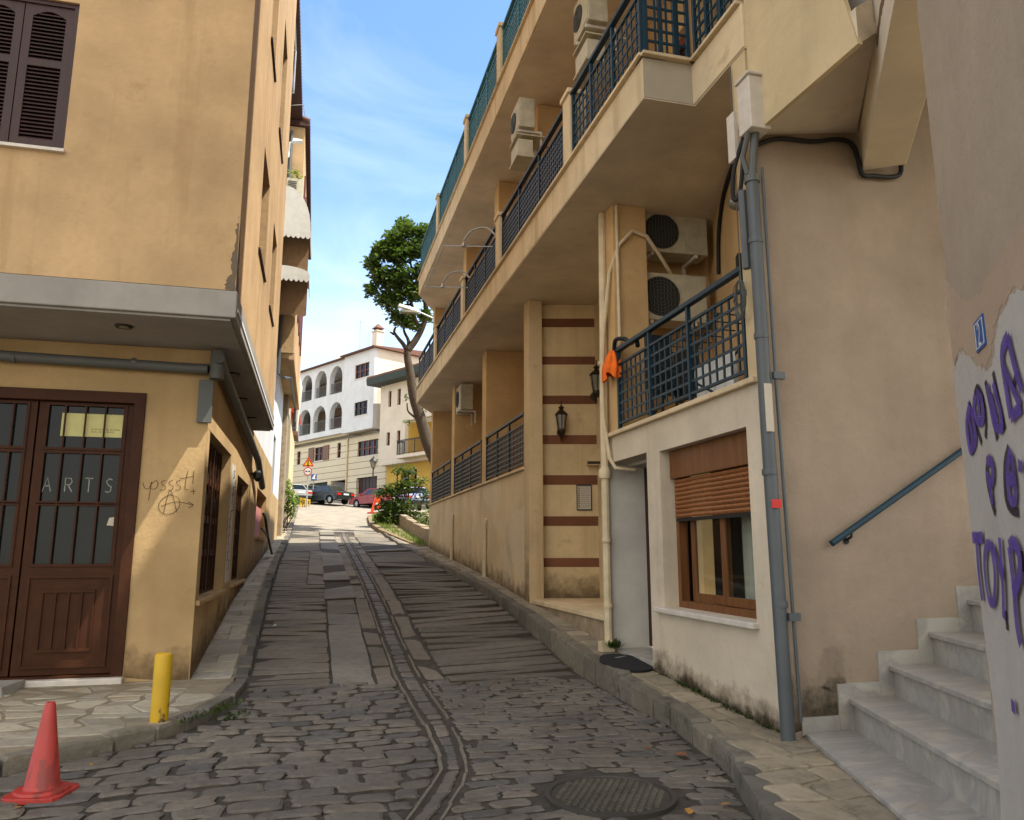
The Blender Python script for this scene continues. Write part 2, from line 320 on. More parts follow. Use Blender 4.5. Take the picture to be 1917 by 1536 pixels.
def tag(o, label=None, cat=None, group=None, kind=None):
    for k, v in (('label', label), ('category', cat), ('group', group), ('kind', kind)):
        if v: o[k] = v
def empty(name, loc, label, cat, group=None, rz=0):
    o = bpy.data.objects.new(name, None); COL.objects.link(o); o.location = loc; o.rotation_euler = (0, 0, rz); o.empty_display_size = .2
    tag(o, label, cat, group); return o
def kids(o): return [c for c in bpy.data.objects if c.parent == o]
def copy_tree(o, loc=None, rz=None, label=None, parent=None):
    c = o.copy(); COL.objects.link(c)
    if parent is not None: c.parent = parent
    if loc is not None: c.location = loc
    if rz is not None: c.rotation_euler.z = rz
    if label: c['label'] = label
    for k in kids(o): copy_tree(k, parent=c)
    return c
def ribbon(mb, fr, pts, w, d):
    """a painted stroke lying on a wall plane"""
    P = [Vector((a, z)) for a, z in pts]; L = []; Rr = []
    for i, p in enumerate(P):
        t = (P[min(i + 1, len(P) - 1)] - P[max(i - 1, 0)]); t = t.normalized() if t.length > 1e-9 else Vector((1, 0)); nn = Vector((-t.y, t.x)) * w * .5
        L.append(p + nn); Rr.append(p - nn)
    vs = [fr.p(q.x, q.y, d) for q in L] + [fr.p(q.x, q.y, d) for q in Rr]; n = len(P)
    front = fr.u.cross(Vector((0, 0, 1))).dot(fr.n) > 0
    mb.add(vs, [((n + i, n + i + 1, i + 1, i) if front else (i, i + 1, n + i + 1, n + i)) for i in range(n - 1)]); mb.rib += n - 1
def smooth_pts(pts, k=5):
    out = []; n = len(pts)
    for i in range(n - 1):
        p0, p1, p2, p3 = [Vector(pts[max(0, min(n - 1, j))]) for j in (i - 1, i, i + 1, i + 2)]
        for j in range(k):
            t = j / k; out.append(.5 * ((2 * p1) + (-p0 + p2) * t + (2 * p0 - 5 * p1 + 4 * p2 - p3) * t * t + (-p0 + 3 * p1 - 3 * p2 + p3) * t ** 3))
    out.append(Vector(pts[-1])); return out
def blotch(fr, pts, d, mat, parent, name='stain', px=True, jit=.02, k=6):
    P = [fr.px(x, y) for x, y in pts] if px else pts; out = []; S_ = smooth_pts(P + [P[0]], k)
    for i in range(len(P)):
        a = Vector(P[i]); b = Vector(P[(i + 1) % len(P)])
        for j in range(k): q = S_[i * k + j]; out.append((q.x + random.uniform(-jit, jit), q.y + random.uniform(-jit, jit)))
    m = MB(); m.plate(fr, out, [], d, d - .0012); return m.build(name, mat, parent)
def ribuv(o):
    n = len(o.data.vertices) // 2; uv = o.data.uv_layers.new(name='UVMap')
    for lp in o.data.loops: uv.data[lp.index].uv = ((lp.vertex_index % n) / max(1, n - 1), 0.0 if lp.vertex_index < n else 1.0)
    return o
def splash(fr, pts, h, d, mat, parent):
    m = MB(); n = len(pts); m.add([fr.p(a, z, d) for a, z in pts] + [fr.p(a, z + h * random.uniform(.85, 1.1), d) for a, z in pts], [((i, i + 1, n + i + 1, n + i) if fr.u.cross(Vector((0, 0, 1))).dot(fr.n) > 0 else (n + i, n + i + 1, i + 1, i)) for i in range(n - 1)]); m.rib = n - 1
    o = m.build('splash_stain', mat, parent); uv = o.data.uv_layers.new(name='UVMap')
    for lp in o.data.loops: uv.data[lp.index].uv = (lp.vertex_index % n / (n - 1), 0.0 if lp.vertex_index < n else 1.0)
    return o
def inpoly(x, y, P):
    c = False; j = len(P) - 1
    for i in range(len(P)):
        if (P[i][1] > y) != (P[j][1] > y) and x < (P[j][0] - P[i][0]) * (y - P[i][1]) / (P[j][1] - P[i][1]) + P[i][0]: c = not c
        j = i
    return c
smooth_pts3 = smooth_pts
# ------------------------------------------------------------------ ground, road, pavements
g = MB(); xs = [-300, -120, -50, -20, -9, -5, -2, 0, 2, 5, 9, 20, 50, 120, 300]; ys = [-60, -30, -10, -5, 0, 3, 5, 8, 9.7, 11.8, 13.4, 14.5, 16.7, 20, 23.6, 27, 30.8, 38, 45, 50, 56, 63, 70, 90, 120, 200, 400]
vs = [(x, y, gz(y) - .09) for y in ys for x in xs]; nx = len(xs)
g.add(vs, [(j * nx + i, j * nx + i + 1, (j + 1) * nx + i + 1, (j + 1) * nx + i) for j in range(len(ys) - 1) for i in range(nx - 1)])
g.build('ground', 'soil', kind='structure')

KL = [(-7.5, 4.2), (-4.2, 5.45), (-2.9, 6.05), (-2.07, 6.5), (-1.71, 6.72), (-1.45, 6.98), (-1.19, 7.23), (-.94, 7.72), (-.74, 8.35), (-.66, 9.05), (-.68, 10.5), (-.75, 14.4), (-.84, 20.4), (-.9, 32.5), (-1.05, 51)]
KR = [(2.05, 2.6), (2.4, 3.7), (2.72, 4.7), (2.9, 5.12), (3.05, 5.75), (3.18, 6.7), (3.2, 8.7), (3.24, 9.9), (3.3, 12), (3.3, 14.1), (3.2, 17.3), (3.04, 22.4), (2.76, 31.5), (2.5, 37), (2.7, 42), (3.7, 46)]
def kx(K, y): return lerp_tab(sorted((b, a) for a, b in K), y)
xl = lambda y: kx(KL, y); xr = lambda y: kx(KR, y)

rd = MB()
def stone(mb, pts, zf, h, inset, gap=.012, sub=True, wob=.0, side=None, rd_=.13, saw=0):
    """one paving stone: rounded low block on the ground function zf"""
    c = Vector((sum(p[0] for p in pts) / 4, sum(p[1] for p in pts) / 4)); ring = []
    for i in range(4):
        p = Vector(pts[i][:2]); q = Vector(pts[(i + 1) % 4][:2]); e = (q - p)
        ring += [p + e * rd_, p + e * .5 + Vector((random.uniform(-wob, wob), random.uniform(-wob, wob))), p + e * (1 - rd_)]
    def shr(p, d):
        v = c - p; L = v.length; return p + v * min(.6, d / max(L, 1e-4))
    tx, ty = random.uniform(-.04, .04), random.uniform(-.05, .05); rows = []
    for dd, hh in ((gap, -.05), (gap + inset * .25, h * .55), (gap + inset, h)):
        rows.append([(lambda s: (s.x, s.y, zf(s.x, s.y) + hh + ((s.x - c.x) * tx + (s.y - c.y) * (ty - saw) if hh > 0 else 0)))(shr(p, dd)) for p in ring])
    n = len(ring); vs = [v for r_ in rows for v in r_]; fs = [(k * n + i, k * n + (i + 1) % n, (k + 1) * n + (i + 1) % n, (k + 1) * n + i) for k in range(2) for i in range(n)]
    cur = mb.cur
    if side is not None:
        mb.cur = side; mb.add(vs, fs[:n]); mb.cur = cur; o_ = len(mb.v) - len(vs)
        for f_ in fs[n:] + [tuple(range(2 * n, 3 * n))]: mb.f.append([q + o_ for q in f_]); mb.mi.append(cur)
        return
    fs.append(tuple(range(2 * n, 3 * n))); mb.add(vs, fs)
zr = lambda x, y: gz(y)
# joint bed under every stone of the lane
rd.mat(0)
yy = [y * .5 for y in range(-20, 21)] + [10 + i for i in range(1, 26)]
lx = lambda y: (xl(y) if y > 7.3 else (-12 if y < 4 else lerp_tab([(4, -8), (5.45, -4.3), (6.05, -3.0), (6.5, -2.15), (6.98, -1.5), (7.3, -1.2)], y)))
rx = lambda y: (xr(y) if y > 2.7 else lerp_tab([(-10, 14), (0, 6), (2.7, 2.1)], y))
for a, b in zip(yy, yy[1:]):
    L0, L1 = lx(a) - .05, lx(b) - .05; R0, R1 = rx(a) + .05, rx(b) + .05; K = 5
    for i in range(K):
        f0, f1 = i / K, (i + 1) / K
        rd.quad((L0 + (R0 - L0) * f0, a, gz(a)), (L0 + (R0 - L0) * f1, a, gz(a)), (L1 + (R1 - L1) * f1, b, gz(b)), (L1 + (R1 - L1) * f0, b, gz(b)))
# granite setts at the mouth of the lane: wavering transverse courses
rd.mat(1)
course = 0
chx = [(4.0, .25), (4.95, .60), (5.4, .80), (5.9, .97), (6.4, 1.03), (7.4, 1.05), (9.0, 1.02), (60, 1.03)]; chw = [(4, .22), (5.4, .21), (6.3, .19), (7.4, .24), (9, .27), (60, .25)]
cl = lambda y: lerp_tab(chx, y); cw = lambda y: lerp_tab(chw, y)
for side_ in (0, 1):
  y = 1.2
  while y < 9.15:
    hgt = random.uniform(.16, .225) if side_ == 0 else random.uniform(.115, .15); x = (-6.5 if side_ == 0 else .2) + random.uniform(0, .3)
    xend = 3.6 if side_ else 1.4
    slope = lambda xx: .12 * math.sin(xx * 1.1 + .4) + .05 * math.sin(xx * 2.7 + course * .13) + (.06 * (xx - 1.2) if xx > 1.2 else 0)
    while x < xend:
        w = random.uniform(.24, .46) if x < 1.0 else random.uniform(.22, .36); j = lambda: random.uniform(-.028, .028)
        yb = y + slope(x + w / 2)
        ym_ = yb + hgt / 2; xa, w0_ = x, w; cL_, cR_ = cl(ym_) - .035, cl(ym_) + cw(ym_) + .035
        if ym_ < 9.3:
            if xa < cL_ < xa + w: w = cL_ - xa
            elif xa < cR_ < xa + w: w = xa + w - cR_; x = cR_
            if x < lx(ym_) + .08 < x + w: w = x + w - lx(ym_) - .08; x = lx(ym_) + .08
            if x < rx(ym_) - .02 < x + w: w = rx(ym_) - .02 - x
        p = [(x + j(), y + slope(x) + j()), (x + w + j(), y + slope(x + w) + j()), (x + w + j(), y + hgt + slope(x + w) + j()), (x + j(), y + hgt + slope(x) + j())]
        mx, my = x + w / 2, yb + hgt / 2
        if w > .07 and (mx > cl(my)) == (side_ == 1) and lx(my) - .02 < x and x + w < rx(my) + .02 and not (cl(my) - .03 < mx < cl(my) + cw(my) + .03) and my < 9.25 - .12 * max(0, mx - 1.3) and (mx - 1.97) ** 2 + (my - 5.1) ** 2 > .47 ** 2 and not (mx - w/2 < 1.97 < mx + w/2 and abs(my - 5.1) < .55):
            stone(rd, p, zr, random.uniform(.016, .032) if mx < 1.2 else random.uniform(.012, .022), .035 if side_ == 0 else .022, random.uniform(.003, .010) if side_ == 0 else random.uniform(.002, .006), wob=.02, side=0)
        x = xa + w0_
    y += hgt; course += 1
# drainage channel of small setts between two concrete strips
y = 4.2
while y < 33:
    h = random.uniform(.17, .30)
    a0, a1 = cl(y), cl(y + h); w0, w1 = cw(y), cw(y + h)
    stone(rd, [(a0 + .045, y), (a0 + w0 - .045, y + random.uniform(-.02, .02)), (a1 + w1 - .045, y + h), (a1 + .045, y + h)], zr, random.uniform(.012, .026), .03, .010, wob=.012, side=0); y += h
rd.mat(2)
for off in (0, 1):
    y = 4.1
    while y < 32:
        y2 = y + .35 * random.uniform(.85, 1.1); q = []
        for t in (y, y2):
            c0 = cl(t) + off * cw(t) + random.uniform(-.008, .008); q.append((c0, t))
        wv = random.uniform(.012, .020); dz = random.uniform(.004, .018)
        if random.random() < .12: y = y2; continue
        rd.hexa([(q[0][0] - wv, q[0][1], gz(q[0][1]) - .03), (q[0][0] + wv, q[0][1], gz(q[0][1]) - .03), (q[1][0] + wv, q[1][1], gz(q[1][1]) - .03), (q[1][0] - wv, q[1][1], gz(q[1][1]) - .03)],
                [(q[0][0] - wv * .7, q[0][1], gz(q[0][1]) + dz), (q[0][0] + wv * .7, q[0][1], gz(q[0][1]) + dz), (q[1][0] + wv * .7, q[1][1], gz(q[1][1]) + dz), (q[1][0] - wv * .7, q[1][1], gz(q[1][1]) + dz)]); y = y2
# grooved concrete lanes
def lane(mat, xa, xb, y0, y1, step, skew, gap, h, jit=.012, parts=1, bow=0):
    rd.mat(mat); y = y0
    while y < y1:
        st = step * random.uniform(.85, 1.15); A, B = xa(y) + .004, xb(y) - .004; n = parts
        for i in range(n):
            a = A + (B - A) * i / n; b = A + (B - A) * (i + 1) / n
            f = lambda x: skew * (x - A) + bow * math.sin((x - A) / (B - A) * math.pi) + random.uniform(-jit, jit)
            stone(rd, [(a, y + f(a)), (b, y + f(b)), (b, y + st + f(b)), (a, y + st + f(a))], zr, h * random.uniform(.7, 1.3), gap * 1.2, gap * random.uniform(.5, 1.2), wob=.016, side=6, rd_=.04, saw=.055 if step < .24 else (.03 if step < .35 else 0))
        y += st
lane(2, lambda y: xl(y) + .02, lambda y: .26, 9.15, 16.6, .26, -.06, .008, .014, parts=1)
lane(2, lambda y: xl(y) + .02, lambda y: -.1, 16.6, 24.0, .4, -.03, .008, .016)
lane(2, lambda y: -.1, lambda y: .26, 16.6, 20.0, 1.7, 0, .006, .012)
lane(2, lambda y: -.1, lambda y: .26, 20.0, 24.0, .8, 0, .006, .010)
lane(4, lambda y: .27, lambda y: .76, 9.1, 13.4, 1.05, -.03, .006, .018)
lane(2, lambda y: .27, lambda y: .76, 13.4, 14.6, .6, 0, .006, .012)
lane(4, lambda y: .22, lambda y: .80, 14.6, 21.8, 2.4, 0, .006, .016)
lane(4, lambda y: .22, lambda y: .80, 22.0, 32, 2.6, 0, .008, .016)
lane(2, lambda y: .77, lambda y: cl(y) - .03, 9.1, 31, 1.1, 0, .006, .010)
lane(2, lambda y: cl(y) + cw(y) + .03, lambda y: 1.55, 9.2, 31, 1.3, 0, .006, .010)
lane(3, lambda y: 1.57, lambda y: xr(y) - .03, 9.0, 15.4, .225, .17, .010, .028, bow=.02)
lane(3, lambda y: 1.57, lambda y: xr(y) - .03, 15.5, 18.5, .3, .05, .008, .016)
lane(3, lambda y: 1.57, lambda y: xr(y) - .03, 18.6, 24.0, 1.2, .02, .008, .012)
lane(2, lambda y: 1.57, lambda y: xr(y) - .03, 24.2, 34.0, 2.0, .02, .01, .012)
lane(2, lambda y: xl(y) + .02, lambda y: .2, 24.2, 34.0, 1.9, 0, .01, .012)
# pale concrete beyond, widening into the upper street
rd.mat(5)
far = [33.5, 38, 42, 46, 50, 56, 63, 70]; fl = lambda y: lerp_tab([(33, -.92), (51, -1.05), (54, -6), (70, -26)], y); frr = lambda y: lerp_tab([(33, 2.7), (37, 2.5), (42, 2.7), (46, 3.7), (50, 9), (70, 16)], y)
for a, b in zip(far, far[1:]):
    for i in range(6):
        f0, f1 = i / 6, (i + 1) / 6; q = [(fl(a) + (frr(a) - fl(a)) * f0, a), (fl(a) + (frr(a) - fl(a)) * f1, a), (fl(b) + (frr(b) - fl(b)) * f1, b), (fl(b) + (frr(b) - fl(b)) * f0, b)]
        rd.add([(x, y, gz(y) + .012) for x, y in q], [(0, 1, 2, 3)])
rd.build('road', ['sett_gap', 'sett', 'slab_brown', 'slab_right', 'slab_grey', 'concrete', 'groove'], kind='structure')

# kerbs
def kerbline(name, K, side, top, mat='kerb'):
    mb = MB(); P = [Vector(p) for p in K]; acc = []
    for a, b in zip(P, P[1:]):
        n = max(1, int((b - a).length / .18)); acc += [a.lerp(b, i / n) for i in range(n)]
    acc.append(P[-1]); i = 0
    while i < len(acc) - 2:
        k = min(len(acc) - 1, i + random.choice((2, 3, 3, 4))); a, b = acc[i], acc[k]; t = (b - a).normalized(); nn = Vector((-t.y, t.x)) * side; a2 = a + t * .015; b2 = b - t * .015
        w = .15 + random.uniform(-.015, .02); o = random.uniform(-.012, .012); dz = random.uniform(-.02, .016); e = .026
        base = [a2 + nn * o, b2 + nn * o, b2 + nn * w, a2 + nn * w]; zt = lambda p: top(p.y) + .006 + dz
        lo = [(p.x, p.y, gz(p.y) - .06) for p in base]; mid = [(p.x, p.y, zt(p) - e) for p in base]
        cc = sum(base, Vector((0, 0))) / 4; up = [(p + (cc - p).normalized() * e) for p in base]; up = [(p.x, p.y, zt(p)) for p in up]
        mb.add(lo + mid + up, [(0, 1, 5, 4), (1, 2, 6, 5), (2, 3, 7, 6), (3, 0, 4, 7), (4, 5, 9, 8), (5, 6, 10, 9), (6, 7, 11, 10), (7, 4, 8, 11), (8, 9, 10, 11)])
        i = k
    return mb.build(name, mat, kind='structure')
kerbline('kerb_left', KL, 1, pl); kerbline('kerb_right', KR[1:], -1, prr)

# left pavement
pv = MB(); pv.mat(0)
poly = [(-7.5, 4.35), (-4.2, 5.6), (-2.9, 6.2), (-2.07, 6.65), (-1.71, 6.87), (-1.35, 7.13), (-1.08, 7.6), (-.86, 8.3), (-.8, 9.05), (-.82, 9.85), (-1.3, 9.85), (-7.5, 9.85)]
pv.prism(poly, -.05, lambda p: pl(p[1]) - .012)
zpl = lambda x, y: pl(y) - .012
for a, b in zip([9.85, 11, 12.5, 14.4, 16.7, 20, 24, 28, 32, 38, 45], [11, 12.5, 14.4, 16.7, 20, 24, 28, 32, 38, 45, 52]):
    pv.add([(-1.55, a, zpl(0, a)), (xl(a) - .1, a, zpl(0, a)), (xl(b) - .1, b, zpl(0, b)), (-1.55, b, zpl(0, b))], [(0, 1, 2, 3)])
pv.mat(1); gx, gy = .33, .29
for i in range(-24, 3):
    for j in range(0, 22):
        def P(a, b):
            rs = random.Random(a * 91 + b * 7919); return (a * gx + rs.uniform(-.09, .09) + (.14 if b % 2 else 0), 4.2 + b * gy + rs.uniform(-.07, .07))
        q = [P(i, j), P(i + 1, j), P(i + 1, j + 1), P(i, j + 1)]
        if all(inpoly(x, y, poly) for x, y in q) and max(p[1] for p in q) < 9.72: stone(pv, q, zpl, .014, .012, random.uniform(.008, .022), wob=.025, rd_=.06)
y = 9.7
while y < 34:
    h = random.uniform(.28, .5); L = -1.29; Rr = xl(y) - .17; k = 2 if random.random() < .35 else 1; m = L + (Rr - L) * random.uniform(.4, .65)
    for a, b in ([(L, Rr)] if k == 1 else [(L, m), (m, Rr)]):
        j = lambda: random.uniform(-.03, .03); stone(pv, [(a, y + j()), (b, y + j()), (b, y + h + j()), (a, y + h + j())], zpl, .014, .012, .010, wob=.02, rd_=.06)
    y += h
pv.build('pavement_left', ['mortar', 'flag'], kind='structure')
# right pavement
pw = MB(); pw.mat(0); inner = lambda y: lerp_tab([(2, 2.5), (4.07, 3.36), (5.6, 3.8), (5.7, 3.68), (9.3, 3.68), (9.35, 3.72), (30, 3.72), (37, 3.4), (46, 4.2)], y); zpr = lambda x, y: prr(y) - .012
ys2 = [2.4, 3.4, 4.2, 5, 5.6, 6.3, 7.2, 8.1, 9.25, 10.5, 12, 13.4, 15, 16.7, 20, 25, 28, 31, 34, 37, 41, 46]
for a, b in zip(ys2, ys2[1:]):
    pw.add([(xr(a) + .1, a, zpr(0, a)), (inner(a), a, zpr(0, a)), (inner(b), b, zpr(0, b)), (xr(b) + .1, b, zpr(0, b))], [(0, 1, 2, 3)])
pw.mat(1); y = 2.6
while y < 26:
    h = random.uniform(.25, .42); L = xr(y) + .17; Rr = inner(y) - .02; wdt = Rr - L; k = 1 if wdt < .35 else (2 if wdt < .75 else 3); cuts = [L] + sorted(L + wdt * (i / k + random.uniform(-.12, .12)) for i in range(1, k)) + [Rr]
    for a, b in zip(cuts, cuts[1:]):
        j = lambda: random.uniform(-.045, .045); stone(pw, [(a, y + j()), (b, y + j()), (b, y + h + j()), (a, y + h + j())], zpr, .013, .014, random.uniform(.01, .025), wob=.025, rd_=.06)
    y += h
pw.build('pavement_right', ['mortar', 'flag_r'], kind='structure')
# ------------------------------------------------------------------ left corner building
def arcpts(c, r, a0, a1, n=10): return [(c[0] + r * math.cos(a0 + (a1 - a0) * i / n), c[1] + r * math.sin(a0 + (a1 - a0) * i / n)) for i in range(n + 1)]
def rect(a0, a1, z0, z1): return [(a0, z0), (a1, z0), (a1, z1), (a0, z1)]
LB = empty('corner_building', (-4, 12, .1), 'tan plastered corner building with a brown glazed shop door and a projecting upper storey', 'building')
ff = FY(9.73); fs = FX(-1.3, 1)
# ground floor: front wall with door opening, street wall with barred windows
DA0, DA1, DZ0, DZ1 = -4.4, -2.0, .22, 3.43
mb = MB(); mb.plate(ff, rect(-7.5, -1.303, -.3, 4.0), [rect(DA0, DA1, DZ0, DZ1)], 0, -.3)
mb.build('wall', 'tan_low', LB)
W1 = (9.85, 12.55, 1.02, 3.05); W2 = (13.75, 16.1, 1.05, 2.86); W3 = (18.4, 22.0, 1.9, 3.0)
mb = MB(); mb.plate(fs, rect(9.732, 23.97, -.2, 4.0), [rect(*W1), rect(*W2), rect(*W3)], 0, -.28); mb.build('wall', 'tan_low', LB)
mb = MB(); mb.box((-7.4, 10.5, -.2), (-2.0, 23.9, 4.0)); mb.build('interior_core', 'dark', LB)
# sills + low ledge
for w in (W1, W2):
    mb = MB(); mb.fbox(fs, w[0] - .08, w[1] + .08, w[2] - .06, w[2] - .001, -.27, .05); mb.build('sill', 'tan_low', LB, bev=.01)
# overhanging storey
YF, XO = 8.33, -.93; YE = 16.4
mb = MB(); mb.box((-7.5, YF, 4.03), (XO + .02, YE, 4.33)); mb.build('overhang_slab', 'grey_band', LB, bev=.012)
mb = MB(); mb.box((-7.45, YF + .05, 4.005), (XO - .04, YE - .04, 4.029)); mb.build('soffit', 'grey_soffit', LB)
mb = MB(); mb.fbox(FX(XO + .02, 1), YF + .1, YE, 4.12, 4.16, 0, .012); mb.build('drip_edge', 'white', LB)
fu = FY(YF); fus = FX(XO, 1)
SW = (-3.75, -2.72, 5.71, 7.44)
mb = MB(); mb.plate(fu, rect(-7.5, XO - .003, 4.331, 15.4), [rect(*SW)], 0, -.25); mb.build('upper_wall', 'tan', LB)
k = 1.0
uw = [(10.7, 12.0, 5.75, 7.3), (13.35, 14.5, 5.75, 7.3), (10.6, 11.6, 8.95, 11.0), (13.2, 14.4, 9.0, 11.2)]
mb = MB(); mb.plate(fus, rect(YF + .002, YE, 4.331, 15.4), [rect(*w) for w in uw], 0, -.25); mb.build('upper_wall', 'tan', LB)
mb = MB(); mb.box((-7.4, YF + .3, 4.4), (XO - .3, YE, 15.3)); mb.build('interior_core', 'dark', LB)
for w in uw:
    mb = MB(); mb.fbox(fus, w[0] - .05, w[1] + .05, w[2] - .03, w[2] - .002, -.24, .03); mb.build('sill', 'brown_dark', LB)
    fo = MB(); fo.plate(fus, rect(*w), [rect(w[0] + .08, w[1] - .08, w[2] + .08, w[3] - .08)], -.12, -.17); wn = fo.build('window', 'brown_dark', LB)
    pn = MB(); pn.fbox(fus, w[0] + .08, w[1] - .08, w[2] + .08, w[3] - .08, -.14, -.15); pn.build('pane', 'glass_sky', wn)
# broken plaster on the bottom corner of the upper wall
blotch(fu, [(XO - .004, 4.335), (XO - .10, 4.34), (XO - .10, 4.45), (XO - .05, 4.52), (XO - .06, 4.7), (XO - .03, 4.85), (XO - .035, 5.05), (XO - .004, 5.12)], .002, 'chipped', LB, 'broken_plaster', px=False, jit=.014)
blotch(fus, [(YF + .004, 4.335), (YF + .30, 4.34), (YF + .22, 4.5), (YF + .12, 4.6), (YF + .15, 4.8), (YF + .06, 5.0), (YF + .004, 5.1)], .002, 'chipped', LB, 'broken_plaster', px=False, jit=.014)
# brown louvred shutters in the front window
mid = (SW[0] + SW[1]) / 2 - .02
fr_ = MB(); fr_.plate(fu, rect(SW[0], SW[1], SW[2], SW[3]), [rect(SW[0] + .05, SW[1] - .05, SW[2] + .03, SW[3] - .05)], -.03, -.12); win = fr_.build('shutter_window', 'brown_dark', LB)
for a0, a1 in ((SW[0] + .05, mid - .005), (mid + .005, SW[1] - .05)):
    lf = MB(); z0, z1 = SW[2] + .03, SW[3] - .05; zm = z0 + (z1 - z0) * .585
    arch = lambda A0, A1, zb, zt: [(A0, zb), (A1, zb), (A1, zt - .07)] + [(A1 + (A0 - A1) * i / 8, zt - .07 + .07 * math.sin(i / 8 * math.pi)) for i in range(1, 8)] + [(A0, zt - .07)]
    lf.plate(fu, rect(a0, a1, z0, z1), [rect(a0 + .08, a1 - .08, z0 + .09, zm - .04), arch(a0 + .08, a1 - .08, zm + .04, z1 - .07)], -.05, -.10)
    for zb, zt in ((z0 + .09, zm - .04), (zm + .04, z1 - .07)):
        n = int((zt - zb) / .042)
        for i in range(n):
            z = zb + (zt - zb) * (i + .5) / n
            lf.hexa([fu.p(a0 + .075, z - .021, -.058), fu.p(a1 - .075, z - .021, -.058), fu.p(a1 - .075, z + .010, -.095), fu.p(a0 + .075, z + .010, -.095)], [fu.p(a0 + .075, z - .011, -.055), fu.p(a1 - .075, z - .011, -.055), fu.p(a1 - .075, z + .020, -.092), fu.p(a0 + .075, z + .020, -.092)])
    lf.build('shutter', 'brown_dark', win)
mb = MB(); mb.fbox(fu, SW[0] - .03, SW[1] + .02, SW[2] - .035, SW[2] - .001, -.2, .05); mb.build('sill', 'sill', LB)
# shop door: two leaves with three glazed rows behind bars over a panelled bottom
dr = MB(); dr.plate(ff, rect(DA0, DA1, DZ0, DZ1), [rect(DA0 + .08, DA1 - .12, DZ0 + .02, DZ1 - .13)], .03, -.2); door = dr.build('shop_door', 'brown_metal', LB, bev=.006)
leaf_edges = [(DA0 + .08, -3.155), (-3.135, DA1 - .125)]
zrows = [(1.44, 2.10), (2.14, 2.70), (2.76, 3.26)]
for a0, a1 in leaf_edges:
    lf = MB(); holes = [rect(a0 + .1, a1 - .1, z0, z1) for z0, z1 in zrows]
    lf.plate(ff, rect(a0, a1, DZ0 + .03, DZ1 - .135), holes, -.05, -.10)
    for z0, z1 in zrows:   # raised glazing beads
        lf.plate(ff, rect(a0 + .075, a1 - .075, z0 - .025, z1 + .025), [rect(a0 + .105, a1 - .105, z0 + .005, z1 - .005)], -.035, -.0495)
    nb = 4
    for i in range(nb):
        a = ff.px((106, 145, 182.5, 219)[i], 915)[0] if a0 > -3.2 else a0 + .1 + (a1 - a0 - .2) * (i + .85) / (nb + .5)
        for z0, z1 in zrows: lf.fbox(ff, a - .009, a + .009, z0 - .02, z1 + .02, -.033, -.047)
    P0, P1 = DZ0 + .1, 1.32
    lf.plate(ff, rect(a0 + .07, a1 - .07, P0, P1), [rect(a0 + .10, a1 - .10, P0 + .03, P1 - .03)], -.03, -.0495)
    A0, A1, Z0, Z1 = a0 + .24, a1 - .24, P0 + .17, P1 - .16
    lf.plate(ff, rect(A0, A1, Z0, Z1), [rect(A0 + (A1 - A0) * (i + .07) / 4 + .0, A0 + (A1 - A0) * (i + .93) / 4, Z0 + .03, Z1 - .03) for i in range(4)], -.03, -.0495)
    for (p, q) in (((a0 + .10, P0 + .03), (A0, Z0)), ((a1 - .10, P0 + .03), (A1, Z0)), ((a0 + .10, P1 - .03), (A0, Z1)), ((a1 - .10, P1 - .03), (A1, Z1))):
        ribbon(lf, ff, [p, q], .014, -.046)
    L = lf.build('door_leaf', 'brown_metal', door)
gl = MB()
for a0, a1 in leaf_edges:
    for z0, z1 in zrows: gl.fbox(ff, a0 + .1, a1 - .1, z0, z1, -.075, -.085)
gl.build('pane', 'glass', door)
mb = MB(); mb.fbox(ff, -2.90, -2.22, 2.90, 3.17, -.070, -.074); mb.build('paper_sheet', 'yellowpaper', door)
mb = MB()
for k_, (za) in enumerate((2.98, 2.95)):
    a = -2.58
    while a < -2.28 - .05 * k_: ribbon(mb, ff, [(a, za), (a + .012, za + .02), (a + .02, za + .002), (a + .03, za + .012)], .005, -.068); a += random.uniform(.034, .05)
mb.build('handwriting', 'pencil', door)
mb = MB(); mb.fquad(ff, [(-2.32, 1.88), (-2.19, 1.865), (-2.185, 1.97), (-2.22, 1.955), (-2.235, 1.975), (-2.3, 1.965)], -.070, -.073); mb.build('torn_paper', 'paper', door)
mb = MB()
def letters(fr, word, a, z, h, w, sp, d, mbx, th):
    G = {'A': [[(0, 0), (.5, 1), (1, 0)], [(.2, .4), (.8, .4)]], 'R': [[(0, 0), (0, 1), (.7, .95), (.8, .72), (.6, .52), (0, .5)], [(.35, .5), (.9, 0)]], 'T': [[(0, 1), (1, 1)], [(.5, 1), (.5, 0)]], 'S': [[(.9, .9), (.5, 1), (.15, .8), (.4, .55), (.8, .4), (.75, .1), (.35, 0), (.1, .1)]],
         '2': [[(.05, .75), (.2, .97), (.6, 1), (.85, .8), (.75, .55), (.1, .02), (.1, 0), (.9, 0)]], 'M': [[(0, 0), (.1, 1), (.5, .3), (.9, 1), (1, 0)]], 'I': [[(.5, 0), (.5, 1)]], 'E': [[(.9, 1), (.05, 1), (.05, 0), (.9, 0)], [(.05, .5), (.7, .5)]], 'P': [[(0, 0), (0, 1), (.7, .95), (.8, .72), (.6, .5), (0, .48)]], 'O': [[(.5, 1), (.1, .75), (.1, .25), (.5, 0), (.9, .25), (.9, .75), (.5, 1)]]}
    for ch in word:
        for st in G.get(ch, []): ribbon(mbx, fr, [(a + x * w, z + y * h) for x, y in st], th, d)
        a += w + sp
for ch_, x_ in zip('ARTS', (85, 127, 164, 202)): letters(ff, ch_, ff.px(x_, 915)[0] - .05, 2.255, .16, .085, 0, -.066, mb, .013)
mb.build('lettering', 'chalk', door)
